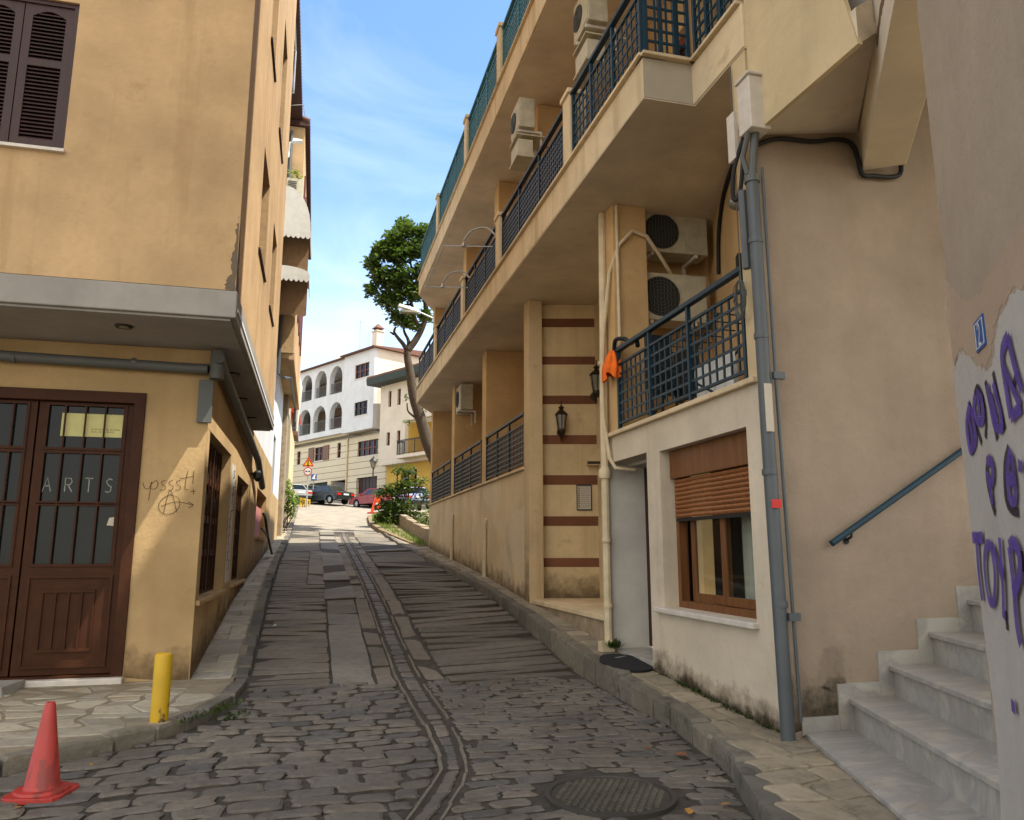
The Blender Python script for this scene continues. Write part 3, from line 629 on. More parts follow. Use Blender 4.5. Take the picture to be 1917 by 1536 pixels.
mb = MB(); mb.fbox(ff, DA0 - .05, DA1 + .02, .06, .215, -.25, .12); mb.build('doorstep', 'sill', LB, bev=.012)
mb = MB(); mb.hexa([(-5.5, 8.1, .05), (-2.92, 9.05, .05), (-2.92, 9.60, .05), (-5.5, 9.60, .05)], [(-5.5, 8.1, .17), (-2.98, 9.1, .24), (-2.92, 9.60, .24), (-5.5, 9.60, .24)]); mb.build('entrance_ramp', 'grey_band', LB, bev=.01)
# barred brown windows on the street side
for w in (W1, W2):
    fo = MB(); cols = 3; rows = [0, .27, .49, .74, 1.0]; A0, A1, Z0, Z1 = w; hh = []
    for i in range(cols):
        for j in range(4): hh.append(rect(A0 + (A1 - A0) * i / cols + .06, A0 + (A1 - A0) * (i + 1) / cols - .06, Z0 + (Z1 - Z0) * rows[j] + .045, Z0 + (Z1 - Z0) * rows[j + 1] - .045))
    fo.plate(fs, rect(*w), hh, -.13, -.2)
    for i in range(cols * 3):
        a = A0 + (A1 - A0) * (i + .5) / (cols * 3); fo.fbox(fs, a - .009, a + .009, Z0 + .03, Z1 - .03, -.115, -.129)
    wn = fo.build('window', 'brown_metal', LB)
    pn = MB(); pn.fbox(fs, A0 + .03, A1 - .03, Z0 + .03, Z1 - .03, -.185, -.19); pn.build('pane', 'glass_sky', wn)
mb = MB(); mb.fbox(fs, W3[0] + .1, W3[1] - .05, W3[2], W3[2] + .78, -.12, -.2); mb.build('board', 'redpaint', LB)
mb = MB(); mb.fbox(fs, W3[0], W3[1], W3[2] - .06, W3[2] - .002, -.2, .06); mb.build('sill', 'tan_low', LB)
# downlights under the overhang
for px_, py_ in ((232, 611), (437, 700), (453, 747), (472, 783)):
    r = ray(px_, py_); t = (4.0 - EYE.z) / r.z; q = EYE + r * t
    mb = MB(); mb.lathe((q.x, q.y, 3.985), [(.055, 0), (.085, 0), (.09, .012), (.09, .022)], 20); d = mb.build('downlight', 'bronze', LB)
    mb = MB(); mb.lathe((q.x, q.y, 3.978), [(.02, 0), (.052, .004), (.052, .012)], 16); mb.build('bulb', 'lampglass', d)
# drain pipe that runs along both walls under the overhang
mb = MB(); zp = 3.74
mb.tube([(-7, 9.62, zp + .1), (-3, 9.62, zp + .02), (-1.5, 9.62, zp), (-1.32, 9.60, zp)], .062, 12)
mb.tube([(-1.2, 9.50, zp + .12), (-1.2, 9.75, zp + .09), (-1.18, 16.4, 3.42), (-1.17, 18.0, 2.98)], .068, 12)
mb.lathe((-1.22, 9.60, zp - .12), [(.085, 0), (.085, .34)], 14)
for a in (-5, -3.4, -2.15): mb.lathe((a, 9.62, zp + .02), [(.07, -.02), (.07, .02)], 12, (1, 0, 0))
mb.build('drainpipe', 'dirtpipe', LB, auto=True)
mb = MB(); mb.box((-1.42, 9.66, 3.1), (-1.26, 9.727, 3.62)); mb.build('bracket_plate', 'dirtpipe', LB)
mb = MB(); mb.tube([(-1.29, 16.3, 3.12), (-1.18, 16.3, 3.10)], .03, 8); mb.lathe((-1.16, 16.3, 3.06), [(.03, -.1), (.09, -.03), (.09, .08), (.05, .12)], 12); mb.build('wall_lamp', 'black', None, 'black round lamp on the street wall of the tan corner building, below the drainpipe end', 'lamp')
# thin scrawls on the plaster
mb = MB(); S = lambda pts, w=.007, k=5: ribbon(mb, ff, smooth_pts([ff.px(x, y) for x, y in pts], k), w, .004)
S([(268, 904), (271, 914), (279, 915), (284, 902)]); S([(284, 902), (281, 920), (278, 938)]); S([(284, 906), (292, 900), (296, 908), (290, 916), (283, 915)])
for x_ in (301, 315, 329): S([(x_ + 9, 900), (x_ + 2, 902), (x_ + 3, 908), (x_ + 9, 911), (x_ + 7, 917), (x_ - 1, 918)])
S([(352, 882), (348, 900), (347, 916), (353, 917)])
S([(336, 897), (362, 892)]); S([(363, 882), (361, 906)]); S([(362, 916), (362, 926)]); S([(356, 921), (367, 920)])
S([(322, 925), (306, 933), (297, 947), (303, 961), (322, 962), (336, 948), (333, 932), (318, 927)]); S([(306, 962), (319, 918), (331, 960)]); S([(302, 948), (330, 940), (362, 946)]); S([(352, 940), (362, 946), (353, 951)])
mb.build('scrawl', 'pencil', LB)
for i in range(26):
    a = random.uniform(10.1, 12.4); z = pl(a) + random.uniform(.12, .42); mb = MB(); ribbon(mb, fs, [(a, z), (a + random.uniform(-.1, .1), z - random.uniform(.04, .14)), (a + random.uniform(-.08, .12), z - random.uniform(.1, .2))], .02, .004 + i * .0002); ribuv(mb.build('spray_mark', 'blackspray', LB))
for i in range(12):
    a = 13.05 + random.uniform(-.3, .3); z = 1.3 + i * .13; mb = MB(); ribbon(mb, fs, smooth_pts([(a, z), (a + .2, z + .05), (a + .05, z + .1), (a + .22, z + .14)], 3), .03, .004 + i * .0002); ribuv(mb.build('spray_mark', 'blackspray', LB))
splash(ff, [(-1.99, .2), (-1.65, .16), (-1.31, .13)], .6, .0012, 'splash', LB)
splash(fs, [(9.74, .1), (10.8, .26), (11.8, .40), (13, .58), (14.4, .76), (16, .94), (18, 1.12), (21, 1.36), (23.9, 1.6)], .75, .0012, 'splash', LB)
mb = MB(); mb.fbox(fs, 12.75, 13.35, 1.1, 2.95, 0, .0025); mb.build('whitewash', 'shopgrey', LB)
# roof edge
mb = MB(); mb.box((-7.6, YF - .4, 15.4), (XO + .3, YE + .1, 15.6)); mb.build('roof', 'tile', LB)

# ------------------------------------------------------------------ next houses up the left side
NB = empty('narrow_house', (-3, 20, 1.3), 'narrow house behind the tan corner building under a deep dark tiled eave', 'house')
mb = MB(); mb.plate(FX(-1.36, 1), rect(16.45, 23.98, 4.002, 15.4), [rect(17.6, 18.8, 8.6, 10.2), rect(20.5, 21.7, 8.6, 10.2)], 0, -.3); mb.build('wall', 'white', NB)
mb = MB(); mb.box((-7, 16.6, 4.45), (-1.8, 23.9, 15.3)); mb.build('interior_core', 'dark', NB)
mb = MB(); mb.box((-7.2, 16.46, 15.42), (-.97, 23.95, 15.6)); mb.build('eave', 'tile_dark', NB)
mb = MB()
for i in range(46): mb.tube([(-.985, 16.55 + i * .162, 15.62), (-3.5, 16.55 + i * .162, 16.5)], .07, 8)
mb.build('roof_tiles', 'tile', NB)
mb = MB()
for y in (17.0, 18.5): mb.tube([(-1.34, y, 13.0), (-1.0, y, 13.0), (-1.0, y, 14.2), (-1.34, y, 14.2)], .02, 6)
mb.tube([(-1.0, 17, 13.0), (-1.0, 18.5, 13.0)], .02, 6); mb.tube([(-1.0, 17, 14.2), (-1.0, 18.5, 14.2)], .02, 6); mb.build('clothes_rack', 'steel', NB)
mb = MB(); mb.tube([(-1.35, 22.3, 14.9), (-.9, 22.3, 15.0), (-.85, 22.9, 14.95)], .012, 6); mb.build('cable', 'steel', NB)

HB = empty('bay_house', (-3, 30, 2), 'yellow house with a tall projecting bay on the left side of the lane', 'house')
XB = -.87; fb = FX(XB, 1); fbf = FY(24.0)
bw = [(26.2, 27.2, 9.2, 11.2), (29.2, 30.2, 9.2, 11.2), (26.2, 27.2, 12.4, 14.3), (29.5, 30.5, 12.4, 14.3)]
mb = MB(); mb.plate(fb, rect(24.002, 33, 7.6, 15.2), [rect(*w) for w in bw], 0, -.3); mb.plate(fbf, rect(-4, XB - .003, 7.6, 15.2), [], 0, -.2); mb.build('bay_wall', 'tan', HB)
mb = MB(); mb.box((-4, 24.05, 7.45), (XB - .03, 33, 7.598)); mb.box((XB - .13, 24.02, 7.40), (XB + .03, 33, 7.62)); mb.build('bay_floor', 'tan', HB)
mb = MB(); mb.box((-4, 24.3, 7.7), (XB - .35, 33, 15.1)); mb.build('interior_core', 'dark', HB)
for w in bw:
    for s in (0, 1):
        a0 = w[0] - .62 if s == 0 else w[1] + .02
        m2 = MB(); m2.fbox(fb, a0, a0 + .6, w[2], w[3], .002, .05); m2.build('shutter', 'redwood', HB)
    m2 = MB(); m2.plate(fb, rect(*w), [rect(w[0] + .1, w[1] - .1, w[2] + .1, w[3] - .1)], -.05, -.1); wn = m2.build('window', 'redwood', HB)
    m2 = MB(); m2.fbox(fb, w[0] + .1, w[1] - .1, w[2] + .1, w[3] - .1, -.07, -.08); m2.build('pane', 'glass', wn)
mb = MB(); mb.plate(FX(-1.36, 1), rect(24.02, 30.0, 1.0, 7.6), [rect(25.0, 26.2, 3.2, 5.2)], 0, -.3); mb.build('wall', 'white', HB)
mb = MB(); mb.fbox(FX(-1.36, 1), 24.02, 30, 1.0, 3.4, .002, .02); mb.build('plinth', 'tan_low', HB)
mb = MB(); mb.fbox(FX(-1.36, 1), 24.9, 26.3, 3.1, 5.3, -.25, -.32); mb.build('pane', 'glass', HB)
mb = MB(); mb.box((-1.8, 30.02, 1.0), (-1.18, 31.2, 7.44)); mb.build('stone_pier', 'stonewall', HB, bev=.02)
mb = MB(); mb.box((-2.2, 31.3, 1.2), (-1.28, 44, 7.42)); mb.build('wall', 'cream', HB)
mb = MB(); mb.box((-7.0, 23.9, 15.22), (-.72, 36, 15.4)); mb.build('eave', 'tile_dark', HB)
mb = MB()
for i in range(56): mb.tube([(-.74, 23.95 + i * .215, 15.43), (-3.2, 23.95 + i * .215, 16.2)], .085, 8)
mb.build('roof_tiles', 'tile', HB)
mb = MB(); mb.tube([(-1.28, 23.93, 15.0), (-1.28, 23.93, 6.9), (-1.1, 24.0, 6.8), (-.98, 26, 7.25), (-.96, 31.5, 7.2), (-.96, 31.6, 6.7)], .05, 8); mb.build('drainpipe', 'greypipe', HB)
# awnings
def awning(x0, x1, y0, y1, zt, zb, lab, dome=True):
    r = empty('awning', (x0, (y0 + y1) / 2, zb), lab, 'awning', 'white awnings over the bay house windows'); mb = MB(); n = 8; pr_ = []
    for i in range(n + 1):
        t = i / n * math.pi / 2; pr_.append((x0 + (x1 - x0) * math.sin(t) ** .9, zb + .3 + (zt - zb - .3) * math.cos(t)))
    for i in range(n):
        (xa, za), (xb, zb2) = pr_[i], pr_[i + 1]; mb.hexa([(xa, y0, za - .012), (xb, y0, zb2 - .012), (xb, y1, zb2 - .012), (xa, y1, za - .012)], [(xa, y0, za), (xb, y0, zb2), (xb, y1, zb2), (xa, y1, za)])
    if dome:   # end cap
        pts = [(x0, y0, zb + .3)] + [(x, y0, z) for x, z in pr_]; m = len(pts); mb.add(pts + [(x, y0 - .012, z) for x, _, z in pts], [tuple(range(m)), tuple(range(2 * m - 1, m - 1, -1))] + [(i, (i + 1) % m, m + (i + 1) % m, m + i) for i in range(m)])
    mb.build('canopy', 'awning', r)
    va = MB(); k = 6
    for i in range(k):
        xa = x0 + (x1 - x0) * i / k; xb = x0 + (x1 - x0) * (i + 1) / k; xm = (xa + xb) / 2
        va.fquad(FY(y0 - .02), [(xa, zb + .31), (xa, zb + .12), (xa + (xb - xa) * .25, zb + .06), (xm, zb + .04), (xb - (xb - xa) * .25, zb + .06), (xb, zb + .12), (xb, zb + .31)], 0, .012)
    k = 9
    for i in range(k):
        ya = y0 + (y1 - y0) * i / k; yb = y0 + (y1 - y0) * (i + 1) / k; ym = (ya + yb) / 2
        va.fquad(FX(x1, 1), [(ya, zb + .31), (ya, zb + .1), (ym, zb + .02), (yb, zb + .1), (yb, zb + .31)], .0, .012)
    va.build('valance', 'awning', r)
    ins = MB(); k = 6; zl = zb - .85
    for i in range(k):
        xa = x0 + .02 + (x1 - x0 - .06) * i / k; xb = x0 + .02 + (x1 - x0 - .06) * (i + 1) / k; xm = (xa + xb) / 2
        ins.fquad(FY(y0 + .5), [(xa, zb + .3), (xa, zl + .05), (xm, zl), (xb, zl + .05), (xb, zb + .3)], 0, .015)
    ins.build('lining', 'awning_in', r); return r
awning(-1.33, -.50, 22.3, 23.8, 12.3, 10.62, 'upper white awning with a domed end, below the louvred air conditioner')
awning(-1.33, -.48, 22.3, 23.8, 9.80, 9.28, 'lower white awning, a shallow strip with brown lining')
# ------------------------------------------------------------------ long apartment building on the right
RB = empty('apartment_building', (5, 15, .8), 'long cream apartment building with two tiers of lattice balconies lining the right of the lane', 'building')
XR = 3.65; fr = FX(XR, -1)           # outward is towards the lane
YN, YFAR = 5.62, 25.35
# street wall under the ground-floor verandas
mb = MB(); mb.plate(fr, [(13.35, .2), (YFAR, 1.2), (YFAR, 3.03), (13.35, 3.03)], [], 0, -.25); mb.build('street_wall', 'cream_low', RB)
mb = MB(); mb.fbox(fr, 13.36, YFAR + .05, 3.032, 3.085, -.30, .05); mb.build('ledge', 'slab', RB, bev=.012)
# cross walls (fins) and the inner facade of the verandas
for (y, t) in ((16.75, .42), (20.85, .45), (25.0, .36)):
    mb = MB(); mb.box((XR + .012, y, 3.09), (4.7, y + t, 6.13)); mb.build('cross_wall', 'orange', RB)
mb = MB(); mb.plate(FX(4.65, -1), rect(13.3, YFAR, 2.5, 6.13), [rect(14.3, 15.5, 3.1, 5.3), rect(18, 19.2, 3.1, 5.3), rect(22.4, 23.6, 3.1, 5.3)], 0, -.2); mb.build('inner_wall', 'orange', RB)
mb = MB(); mb.fbox(FX(4.65, -1), 13.4, 16.7, 5.35, 5.5, 0, .05); mb.build('lintel', 'orange', RB)
for a in (14.3, 18, 22.4):
    d = MB(); d.plate(FX(4.65, -1), rect(a, a + 1.2, 3.1, 5.3), [rect(a + .12, a + 1.08, 3.3, 5.15)], -.05, -.12); w = d.build('balcony_door', 'redwood', RB)
    d = MB(); d.fbox(FX(4.65, -1), a + .12, a + 1.08, 3.3, 5.15, -.08, -.09); d.build('pane', 'glass', w)
mb = MB(); mb.box((XR + .26, 13.4, 2.6), (4.66, YFAR, 2.98)); mb.build('veranda_floor', 'soffit', RB)
# tall pillar and striped entrance wall
mb = MB(); mb.box((XR - .02, 13.02, .2), (XR + .24, 13.36, 6.13)); mb.build('pillar', 'pillar', RB, bev=.012)
V0 = Vector((XR + .15, 13.28)); vd = Vector((math.cos(R(14.5)), -math.sin(R(14.5)))); fst = Fr(V0, vd, (-math.sin(R(14.5)), -math.cos(R(14.5))))
mb = MB(); mb.plate(fst, rect(.08, 3.2, .3, 6.13), [], 0, -.2); mb.build('striped_wall', 'stripe_cream', RB)
zs = []
bands = [(597, 613), (668, 683), (741, 757), (815, 832), (890, 908), (967, 985), (1045, 1062)]
mb = MB()
for yt, yb in bands:
    zt = fst.px(1060, yt)[1]; zb = fst.px(1060, yb)[1]; mb.fbox(fst, .085, 3.2, zb, zt, 0.0005, .004)
mb.build('painted_band', 'stripe_red', RB)
# entrance porch floor and its base
mb = MB(); mb.prism([(XR, 13.02), (XR, 9.32), (6.4, 9.32), (6.4, 12.5), (4.0, 13.2)], .70, .77); mb.build('porch_floor', 'slab', RB, bev=.01)
mb = MB(); mb.fbox(FX(XR + .03, -1), 9.32, 13.02, -.1, .70, 0, -.2); mb.build('porch_base', 'stonewall', RB)
mb = MB(); mb.box((6.4, 9.3, .7), (6.6, 13, 6.1)); mb.build('inner_wall', 'orange', RB)
# shop at the near end
SA = (YN + .06, 8.06)
W = (5.96, 7.74, 1.0, 2.67)
mb = MB(); mb.plate(fr, [(YN, -.1), (8.08, .1), (8.08, 2.70), (9.27, 2.70), (9.27, 3.02), (YN, 3.02)], [rect(*W)], 0, -.28); mb.build('shop_wall', 'shopwhite', RB)
mb = MB(); mb.box((XR, 9.272, .2), (4.6, 9.42, 3.02)); mb.build('recess_wall', 'shopgrey', RB)
mb = MB(); mb.box((XR + .27, 8.07, 2.66), (4.5, 9.28, 2.72)); mb.build('recess_ceiling', 'shopgrey', RB)
mb = MB(); mb.fbox(FX(4.14, -1), 8.1, 9.26, .42, 2.65, 0, -.06); d = mb.build('shop_entrance_door', 'brown_dark', RB)
mb = MB(); mb.box((XR + .02, 8.1, .2), (4.14, 9.26, .40)); mb.build('threshold', 'marble', RB, bev=.008)
mb = MB(); mb.box((XR + .3, YN + .2, .1), (5, 8.0, 2.95)); 
cu = MB(); nf = 40
for i in range(nf): ya, yb_ = 5.9 + .95 * i / nf, 5.9 + .95 * (i + 1) / nf; cu.hexa([(XR + .42 + .02 * math.sin(i * 1.3), ya, 1.0), (XR + .42 + .02 * math.sin((i + 1) * 1.3), yb_, 1.0), (XR + .43 + .02 * math.sin((i + 1) * 1.3), yb_, 1.0), (XR + .43 + .02 * math.sin(i * 1.3), ya, 1.0)], [(XR + .42 + .02 * math.sin(i * 1.3), ya, 2.5), (XR + .42 + .02 * math.sin((i + 1) * 1.3), yb_, 2.5), (XR + .43 + .02 * math.sin((i + 1) * 1.3), yb_, 2.5), (XR + .43 + .02 * math.sin(i * 1.3), ya, 2.5)])
cu.build('curtain', 'shopgrey', RB)
ic = MB(); ic.box((XR + .75, YN + .05, .2), (4.9, 8.0, 2.95)); ic.build('interior_core', 'dark', RB)
# window: frame, roller shutter, sliding sashes
fw = MB(); fw.plate(fr, rect(*W), [rect(W[0] + .06, W[1] - .07, W[2] + .07, W[3] - .06)], -.17, -.26); win = fw.build('shop_window', 'brown', RB)
fw = MB(); fw.fbox(fr, W[0] + .02, W[1] - .03, 2.36, 2.665, -.10, -.168); fw.build('shutter_box', 'brown', win, bev=.006)
fw = MB(); n = 9
for i in range(n):
    z0 = 1.94 + (2.355 - 1.94) * i / n; z1 = 1.94 + (2.355 - 1.94) * (i + 1) / n; zm = (z0 + z1) / 2
    fw.fquad(fr, [(W[0] + .05, z0), (W[1] - .07, z0), (W[1] - .07, z1 - .006), (W[0] + .05, z1 - .006)], -.155, -.142); fw.tube([fr.p(W[0] + .05, zm, -.146), fr.p(W[1] - .07, zm, -.146)], (z1 - z0) * .42, 8)
fw.build('roller_shutter', 'orange_wood', win)
fw = MB(); fw.fbox(fr, W[0] + .05, W[1] - .07, 1.90, 1.935, -.14, -.17); fw.build('shutter_bar', 'black', win)
m_ = 6.78
for a0, a1, d0 in ((W[0] + .07, m_ + .06, -.19), (m_ - .03, W[1] - .22, -.225)):
    sf = MB(); sf.plate(fr, rect(a0, a1, W[2] + .075, 1.93), [rect(a0 + .09, a1 - .09, W[2] + .16, 1.91)], d0, d0 - .03); s = sf.build('sash', 'brown', win, bev=.004)
    g_ = MB(); g_.quad(fr.p(a0 + .085, W[2] + .155, d0 - .012), fr.p(a1 - .085, W[2] + .155, d0 - .012), fr.p(a1 - .085, 1.915, d0 - .012), fr.p(a0 + .085, 1.915, d0 - .012)); g_.build('pane', 'clear', s)
fw = MB(); fw.fbox(fr, W[0] - .04, W[1] + .16, W[2] - .055, W[2] - .001, -.2, .07); fw.build('sill', 'sill', RB, bev=.01)
# terrace over the shop
mb = MB(); mb.box((XR - .01, YN, 3.022), (5.4, 9.3, 3.06)); mb.build('terrace_floor', 'soffit', RB)
mb = MB(); mb.fbox(fr, YN + .1, 9.28, 3.02, 3.075, -.12, .06); mb.build('ledge', 'slab', RB, bev=.012)
mb = MB(); mb.box((XR, 8.92, 3.062), (4.12, 9.28, 6.13)); mb.build('corner_column', 'orange', RB)
mb = MB(); mb.box((XR - .01, YN, 3.062), (XR + .3, YN + .24, 6.13)); mb.build('pilaster', 'cream', RB)
mb = MB(); mb.box((4.1, 9.62, 3.062), (5.6, 9.8, 6.13)); mb.build('terrace_back_wall', 'orange', RB)
U20 = Vector((math.sin(R(19.9)), math.cos(R(19.9)))); ft = Fr((3.97, 5.64), U20, (-U20.y, U20.x))
mb = MB(); mb.plate(ft, rect(.12, 4.2, 3.063, 6.128), [rect(.5, 1.45, 3.08, 5.3)], 0, -.2); mb.build('terrace_wall', 'orange', RB)
mb = MB(); mb.plate(ft, rect(.5, 1.45, 3.08, 5.3), [rect(.58, 1.37, 3.2, 5.2)], -.02, -.1)
for i in range(24): mb.fbox(ft, .58, 1.37, 3.22 + i * .082, 3.28 + i * .082, -.05, -.07)
mb.build('shutter_door', 'redwood', RB)
# ------------- railings
def lattice(name, mat, p0, p1, z, zt, step, vstep, parent, hand=True, t=.013, ends=True, top=None, zb=.08):
    p0, p1 = Vector(p0), Vector(p1); L = (p1 - p0).length; u = (p1 - p0).normalized(); f = Fr(p0, u, (-u.y, u.x)); mb = MB(); n = max(2, round(L / step)); top = zt - .20 if top is None else top
    for i in range(1, n): a = L * i / n; mb.fbox(f, a - t * .8, a + t * .8, z + zb, top, -t * .6, t * .6)
    k = max(2, round((top - z - zb) / vstep)) if vstep else 1
    for j in range(k + 1): zz = z + zb + (top - z - zb) * j / k; mb.fbox(f, 0.01, L - .01, zz - t, zz + t, -t * .5 - .001 if 0 < j < k else -t - .004, t * .5 + .001 if 0 < j < k else t + .004)
    for a in ([.02, L - .02] if ends else []) + [L * .36, L * .68]: mb.fbox(f, a - .02, a + .02, z + .003, zt - .03, -.021, .021)
    o = mb.build(name, mat, parent)
    if hand: h = MB(); h.fbox(f, -.01, L + .01, zt - .03, zt + .02, -.035, .035); h.build('handrail', mat, o, bev=.006)
    return o
lattice('railing', 'blue', (XR + .0, 5.87), (XR + .0, 8.86), 3.078, 4.11, .135, .13, RB)
for y0, y1, mm in ((13.42, 16.7, 'black'), (17.2, 20.8, 'black'), (21.35, 24.95, 'bluedark')):
    lattice('railing', mm, (XR + .02, y0), (XR + .02, y1), 3.086, 4.09, .11, .11, RB)
# ------------- first-floor balcony: slab juts out from 6.57 on, stepping back at the near end
def xb(y): return 3.06 - .0065 * (y - 6.57)
S1B, S1T = 6.135, 6.60; YE2 = 23.8
NB_, NT_ = 6.57, YE2
def slabpoly(ynear, yfar, back, near_cut): return [(xb(ynear), ynear), (back, ynear)] + [(back, yfar), (xb(yfar), yfar)]
mb = MB(); mb.prism([(XR - .015, YN - .02), (6.5, YN - .02), (6.5, YFAR), (XR, YFAR), (xb(YE2) + .04, YE2), (xb(6.57), 6.57), (XR - .015, 6.57)], S1B, S1B + .01); mb.build('soffit', 'soffit', RB)
mb = MB(); mb.prism([(XR - .03, YN - .02), (6.5, YN - .02), (6.5, YE2 + .6), (XR, YE2 + .6), (xb(YE2), YE2), (xb(6.57), 6.57), (XR - .03, 6.57)], S1B + .012, S1T); mb.build('balcony_slab', 'slab', RB, bev=.012)
mb = MB()
for (pa, pb) in (((XR - .05, YN), (XR - .05, 6.55)), ((xb(6.55) - .02, 6.55), (xb(YE2) - .02, YE2))):
    u = (Vector(pb) - Vector(pa)).normalized(); f = Fr(pa, u, (-u.y, u.x)); mb.fbox(f, 0, (Vector(pb) - Vector(pa)).length, S1T + .001, S1T + .04, -.28, .03)
mb.fbox(FY(6.53), xb(6.57) - .02, XR + .1, S1T + .001, S1T + .04, -.2, .03); mb.build('coping', 'slab', RB, bev=.008)
mb = MB(); mb.fbox(FY(6.569), xb(6.57) + .004, XR - .034, S1B + .014, S1T - .004, 0, .003); mb.build('weathered_face', 'rawconc', RB)
posts1 = [9.0, 12.95, 16.35, 20.3]
for y in posts1:
    mb = MB(); mb.box((xb(y) - .0, y - .14, S1T + .042), (xb(y) + .26, y + .14, 7.62)); mb.box((xb(y) - .03, y - .17, 7.62), (xb(y) + .29, y + .17, 7.69)); mb.build('balcony_post', 'slab', RB, bev=.01)
lattice('railing', 'blue', (xb(8.85) + .06, 6.66), (xb(8.85) + .05, 8.85), S1T + .042, 7.62, .13, .13, RB)
lattice('railing', 'blue', (xb(6.6) + .06, 6.64), (XR - .01, 6.64), S1T + .042, 7.72, .14, .14, RB, top=7.66)
lattice('railing', 'blue', (XR + .02, 5.72), (XR + .02, 6.58), S1T + .042, 7.72, .13, .14, RB, top=7.66)
for (a, b) in ((9.16, 12.79), (13.1, 16.2), (16.5, 20.15), (20.45, YE2)): lattice('railing', 'bluedark', (xb(a) + .07, a), (xb(b) + .07, b), S1T + .042, 7.62, .09, .085, RB, t=.015)
# first-floor walls behind
for (y, t) in ((12.4, .42), (15.5, .42), (19.3, .42), (24.9, .4)):
    mb = MB(); mb.box((XR + .0, y, S1T + .002), (5.0, y + t, 9.70)); mb.build('cross_wall', 'orange', RB)
mb = MB(); mb.box((XR - .05, 12.33, 8.85), (4.3, 12.399, 9.02)); mb.build('column_capital', 'orange', RB)
mb = MB(); mb.plate(FX(4.75, -1), rect(6.6, YFAR, S1T, 9.70), [rect(8.0, 9.4, S1T + .05, 8.9), rect(13.6, 14.8, S1T + .05, 8.9), rect(17, 18.3, S1T + .05, 8.9)], 0, -.2); mb.build('inner_wall', 'orange', RB)
mb = MB(); mb.plate(Fr((4.25, 6.4), (math.cos(R(14)), -math.sin(R(14))), (-math.sin(R(14)), -math.cos(R(14)))), rect(-.62, 2.0, S1T + .002, 9.7), [], 0, -.2); mb.build('inner_wall', 'orange', RB)
for a in (8.0, 13.6, 17.05):
    d = MB(); d.plate(FX(4.75, -1), rect(a, a + 1.2, S1T + .06, 8.85), [rect(a + .12, a + 1.08, S1T + .2, 8.7)], -.05, -.12); w = d.build('balcony_door', 'redwood', RB); d = MB(); d.fbox(FX(4.75, -1), a + .12, a + 1.08, S1T + .2, 8.7, -.08, -.09); d.build('pane', 'glass', w)
# second-floor balcony
S2B, S2T = 9.72, 10.22; YN2 = 5.63
def xb2(y): return 3.04 - .006 * (y - 6.57)
mb = MB(); mb.prism([(XR, YN2 + .1), (6.5, YN2 + .1), (6.5, YFAR), (XR, YFAR), (xb2(YE2) + .04, YE2), (xb2(7.0) + .03, 7.0), (XR, 7.0)], S2B - .01, S2B); mb.build('soffit', 'soffit', RB)
mb = MB(); mb.prism([(XR, YN2), (6.5, YN2), (6.5, YE2 + .6), (XR, YE2 + .6), (xb2(YE2), YE2), (xb2(6.8), 6.8), (XR, 6.8)], S2B + .002, S2T); mb.build('balcony_slab', 'slab', RB, bev=.012)
mb = MB(); u = Vector((xb2(YE2) - xb2(6.8), YE2 - 6.8)).normalized(); f = Fr((xb2(6.8) - .02, 6.8), u, (-u.y, u.x)); mb.fbox(f, 0, YE2 - 6.8, S2T + .001, S2T + .04, -.28, .03); mb.build('coping', 'slab', RB, bev=.008)
posts2 = [9.0, 12.85, 16.1, 20.2]
for y in posts2:
    mb = MB(); mb.box((xb2(y), y - .14, S2T + .042), (xb2(y) + .26, y + .14, 11.42)); mb.box((xb2(y) - .03, y - .17, 11.42), (xb2(y) + .29, y + .17, 11.5)); mb.build('balcony_post', 'slab', RB, bev=.01)
for (a, b) in ((6.9, 8.85), (9.15, 12.7), (13.0, 15.95), (16.25, 20.05), (20.35, YE2)): lattice('railing', 'teal', (xb2(a) + .07, a), (xb2(b) + .07, b), S2T + .042, 11.4, .105, .1, RB)
mb = MB(); mb.box((3.9, 6.8, S2T), (6.5, YFAR, 13.0)); mb.box((3.72, 5.66, 13.0), (6.8, YFAR + .1, 13.2)); mb.build('upper_storey', 'cream', RB)
mb = MB(); mb.box((4.9, 9.9, .2), (6.9, YFAR, 12.9)); mb.build('building_core', 'cream', RB)
mb = MB(); mb.fbox(FY(YFAR + .0), XR + .25, 6.9, .5, 6.1, 0, -.2); mb.build('end_wall', 'cream', RB)
for (xf, zt_, zb_, ps) in ((xb, S1T, S1B, posts1 + [6.9, 8.0, 10.6, 11.9, 14.4, 17.9, 19.0, 21.8]), (xb2, S2T, S2B, posts2 + [7.6, 10.3, 11.6, 14.3, 17.6, 18.9, 22.0])):
    for y in ps:
        w_ = random.uniform(.05, .13); y += random.uniform(-.1, .1); f = FX(xf(y) - .0, -1); blotch(f, [(y - w_, zt_ - .0), (y + w_, zt_ - .0), (y + w_ * .7, zt_ - random.uniform(.2, .42)), (y - w_ * .5, zt_ - random.uniform(.25, .45))], .006, 'drip', RB, 'drip_stain', px=False, jit=.01)
splash(fr, [(13.37, .66), (15, .84), (17, 1.02), (21, 1.33), (25.3, 1.62)], .7, .0012, 'splash', RB)
splash(fst, [(.09, .771), (.9, .771), (1.7, .771)], .8, .0045, 'splash', RB)
splash(FX(XR - .021, -1), [(13.035, .66), (13.345, .68)], 1.6, .0012, 'splash', RB)
# rust-stained cast joints of the pipes let into the street wall
for a in (16.55, 20.7):
    mb = MB(); z0 = prr(a) - .05; mb.tube([fr.p(a, z0, .05), fr.p(a, z0 + 1.0, .05), fr.p(a, z0 + 1.25, .03), fr.p(a, z0 + 1.32, -.1)], .045, 8); mb.lathe(fr.p(a, z0 + .5, .05), [(.058, 0), (.058, .05)], 10); mb.build('downpipe', 'whitepipe', RB)
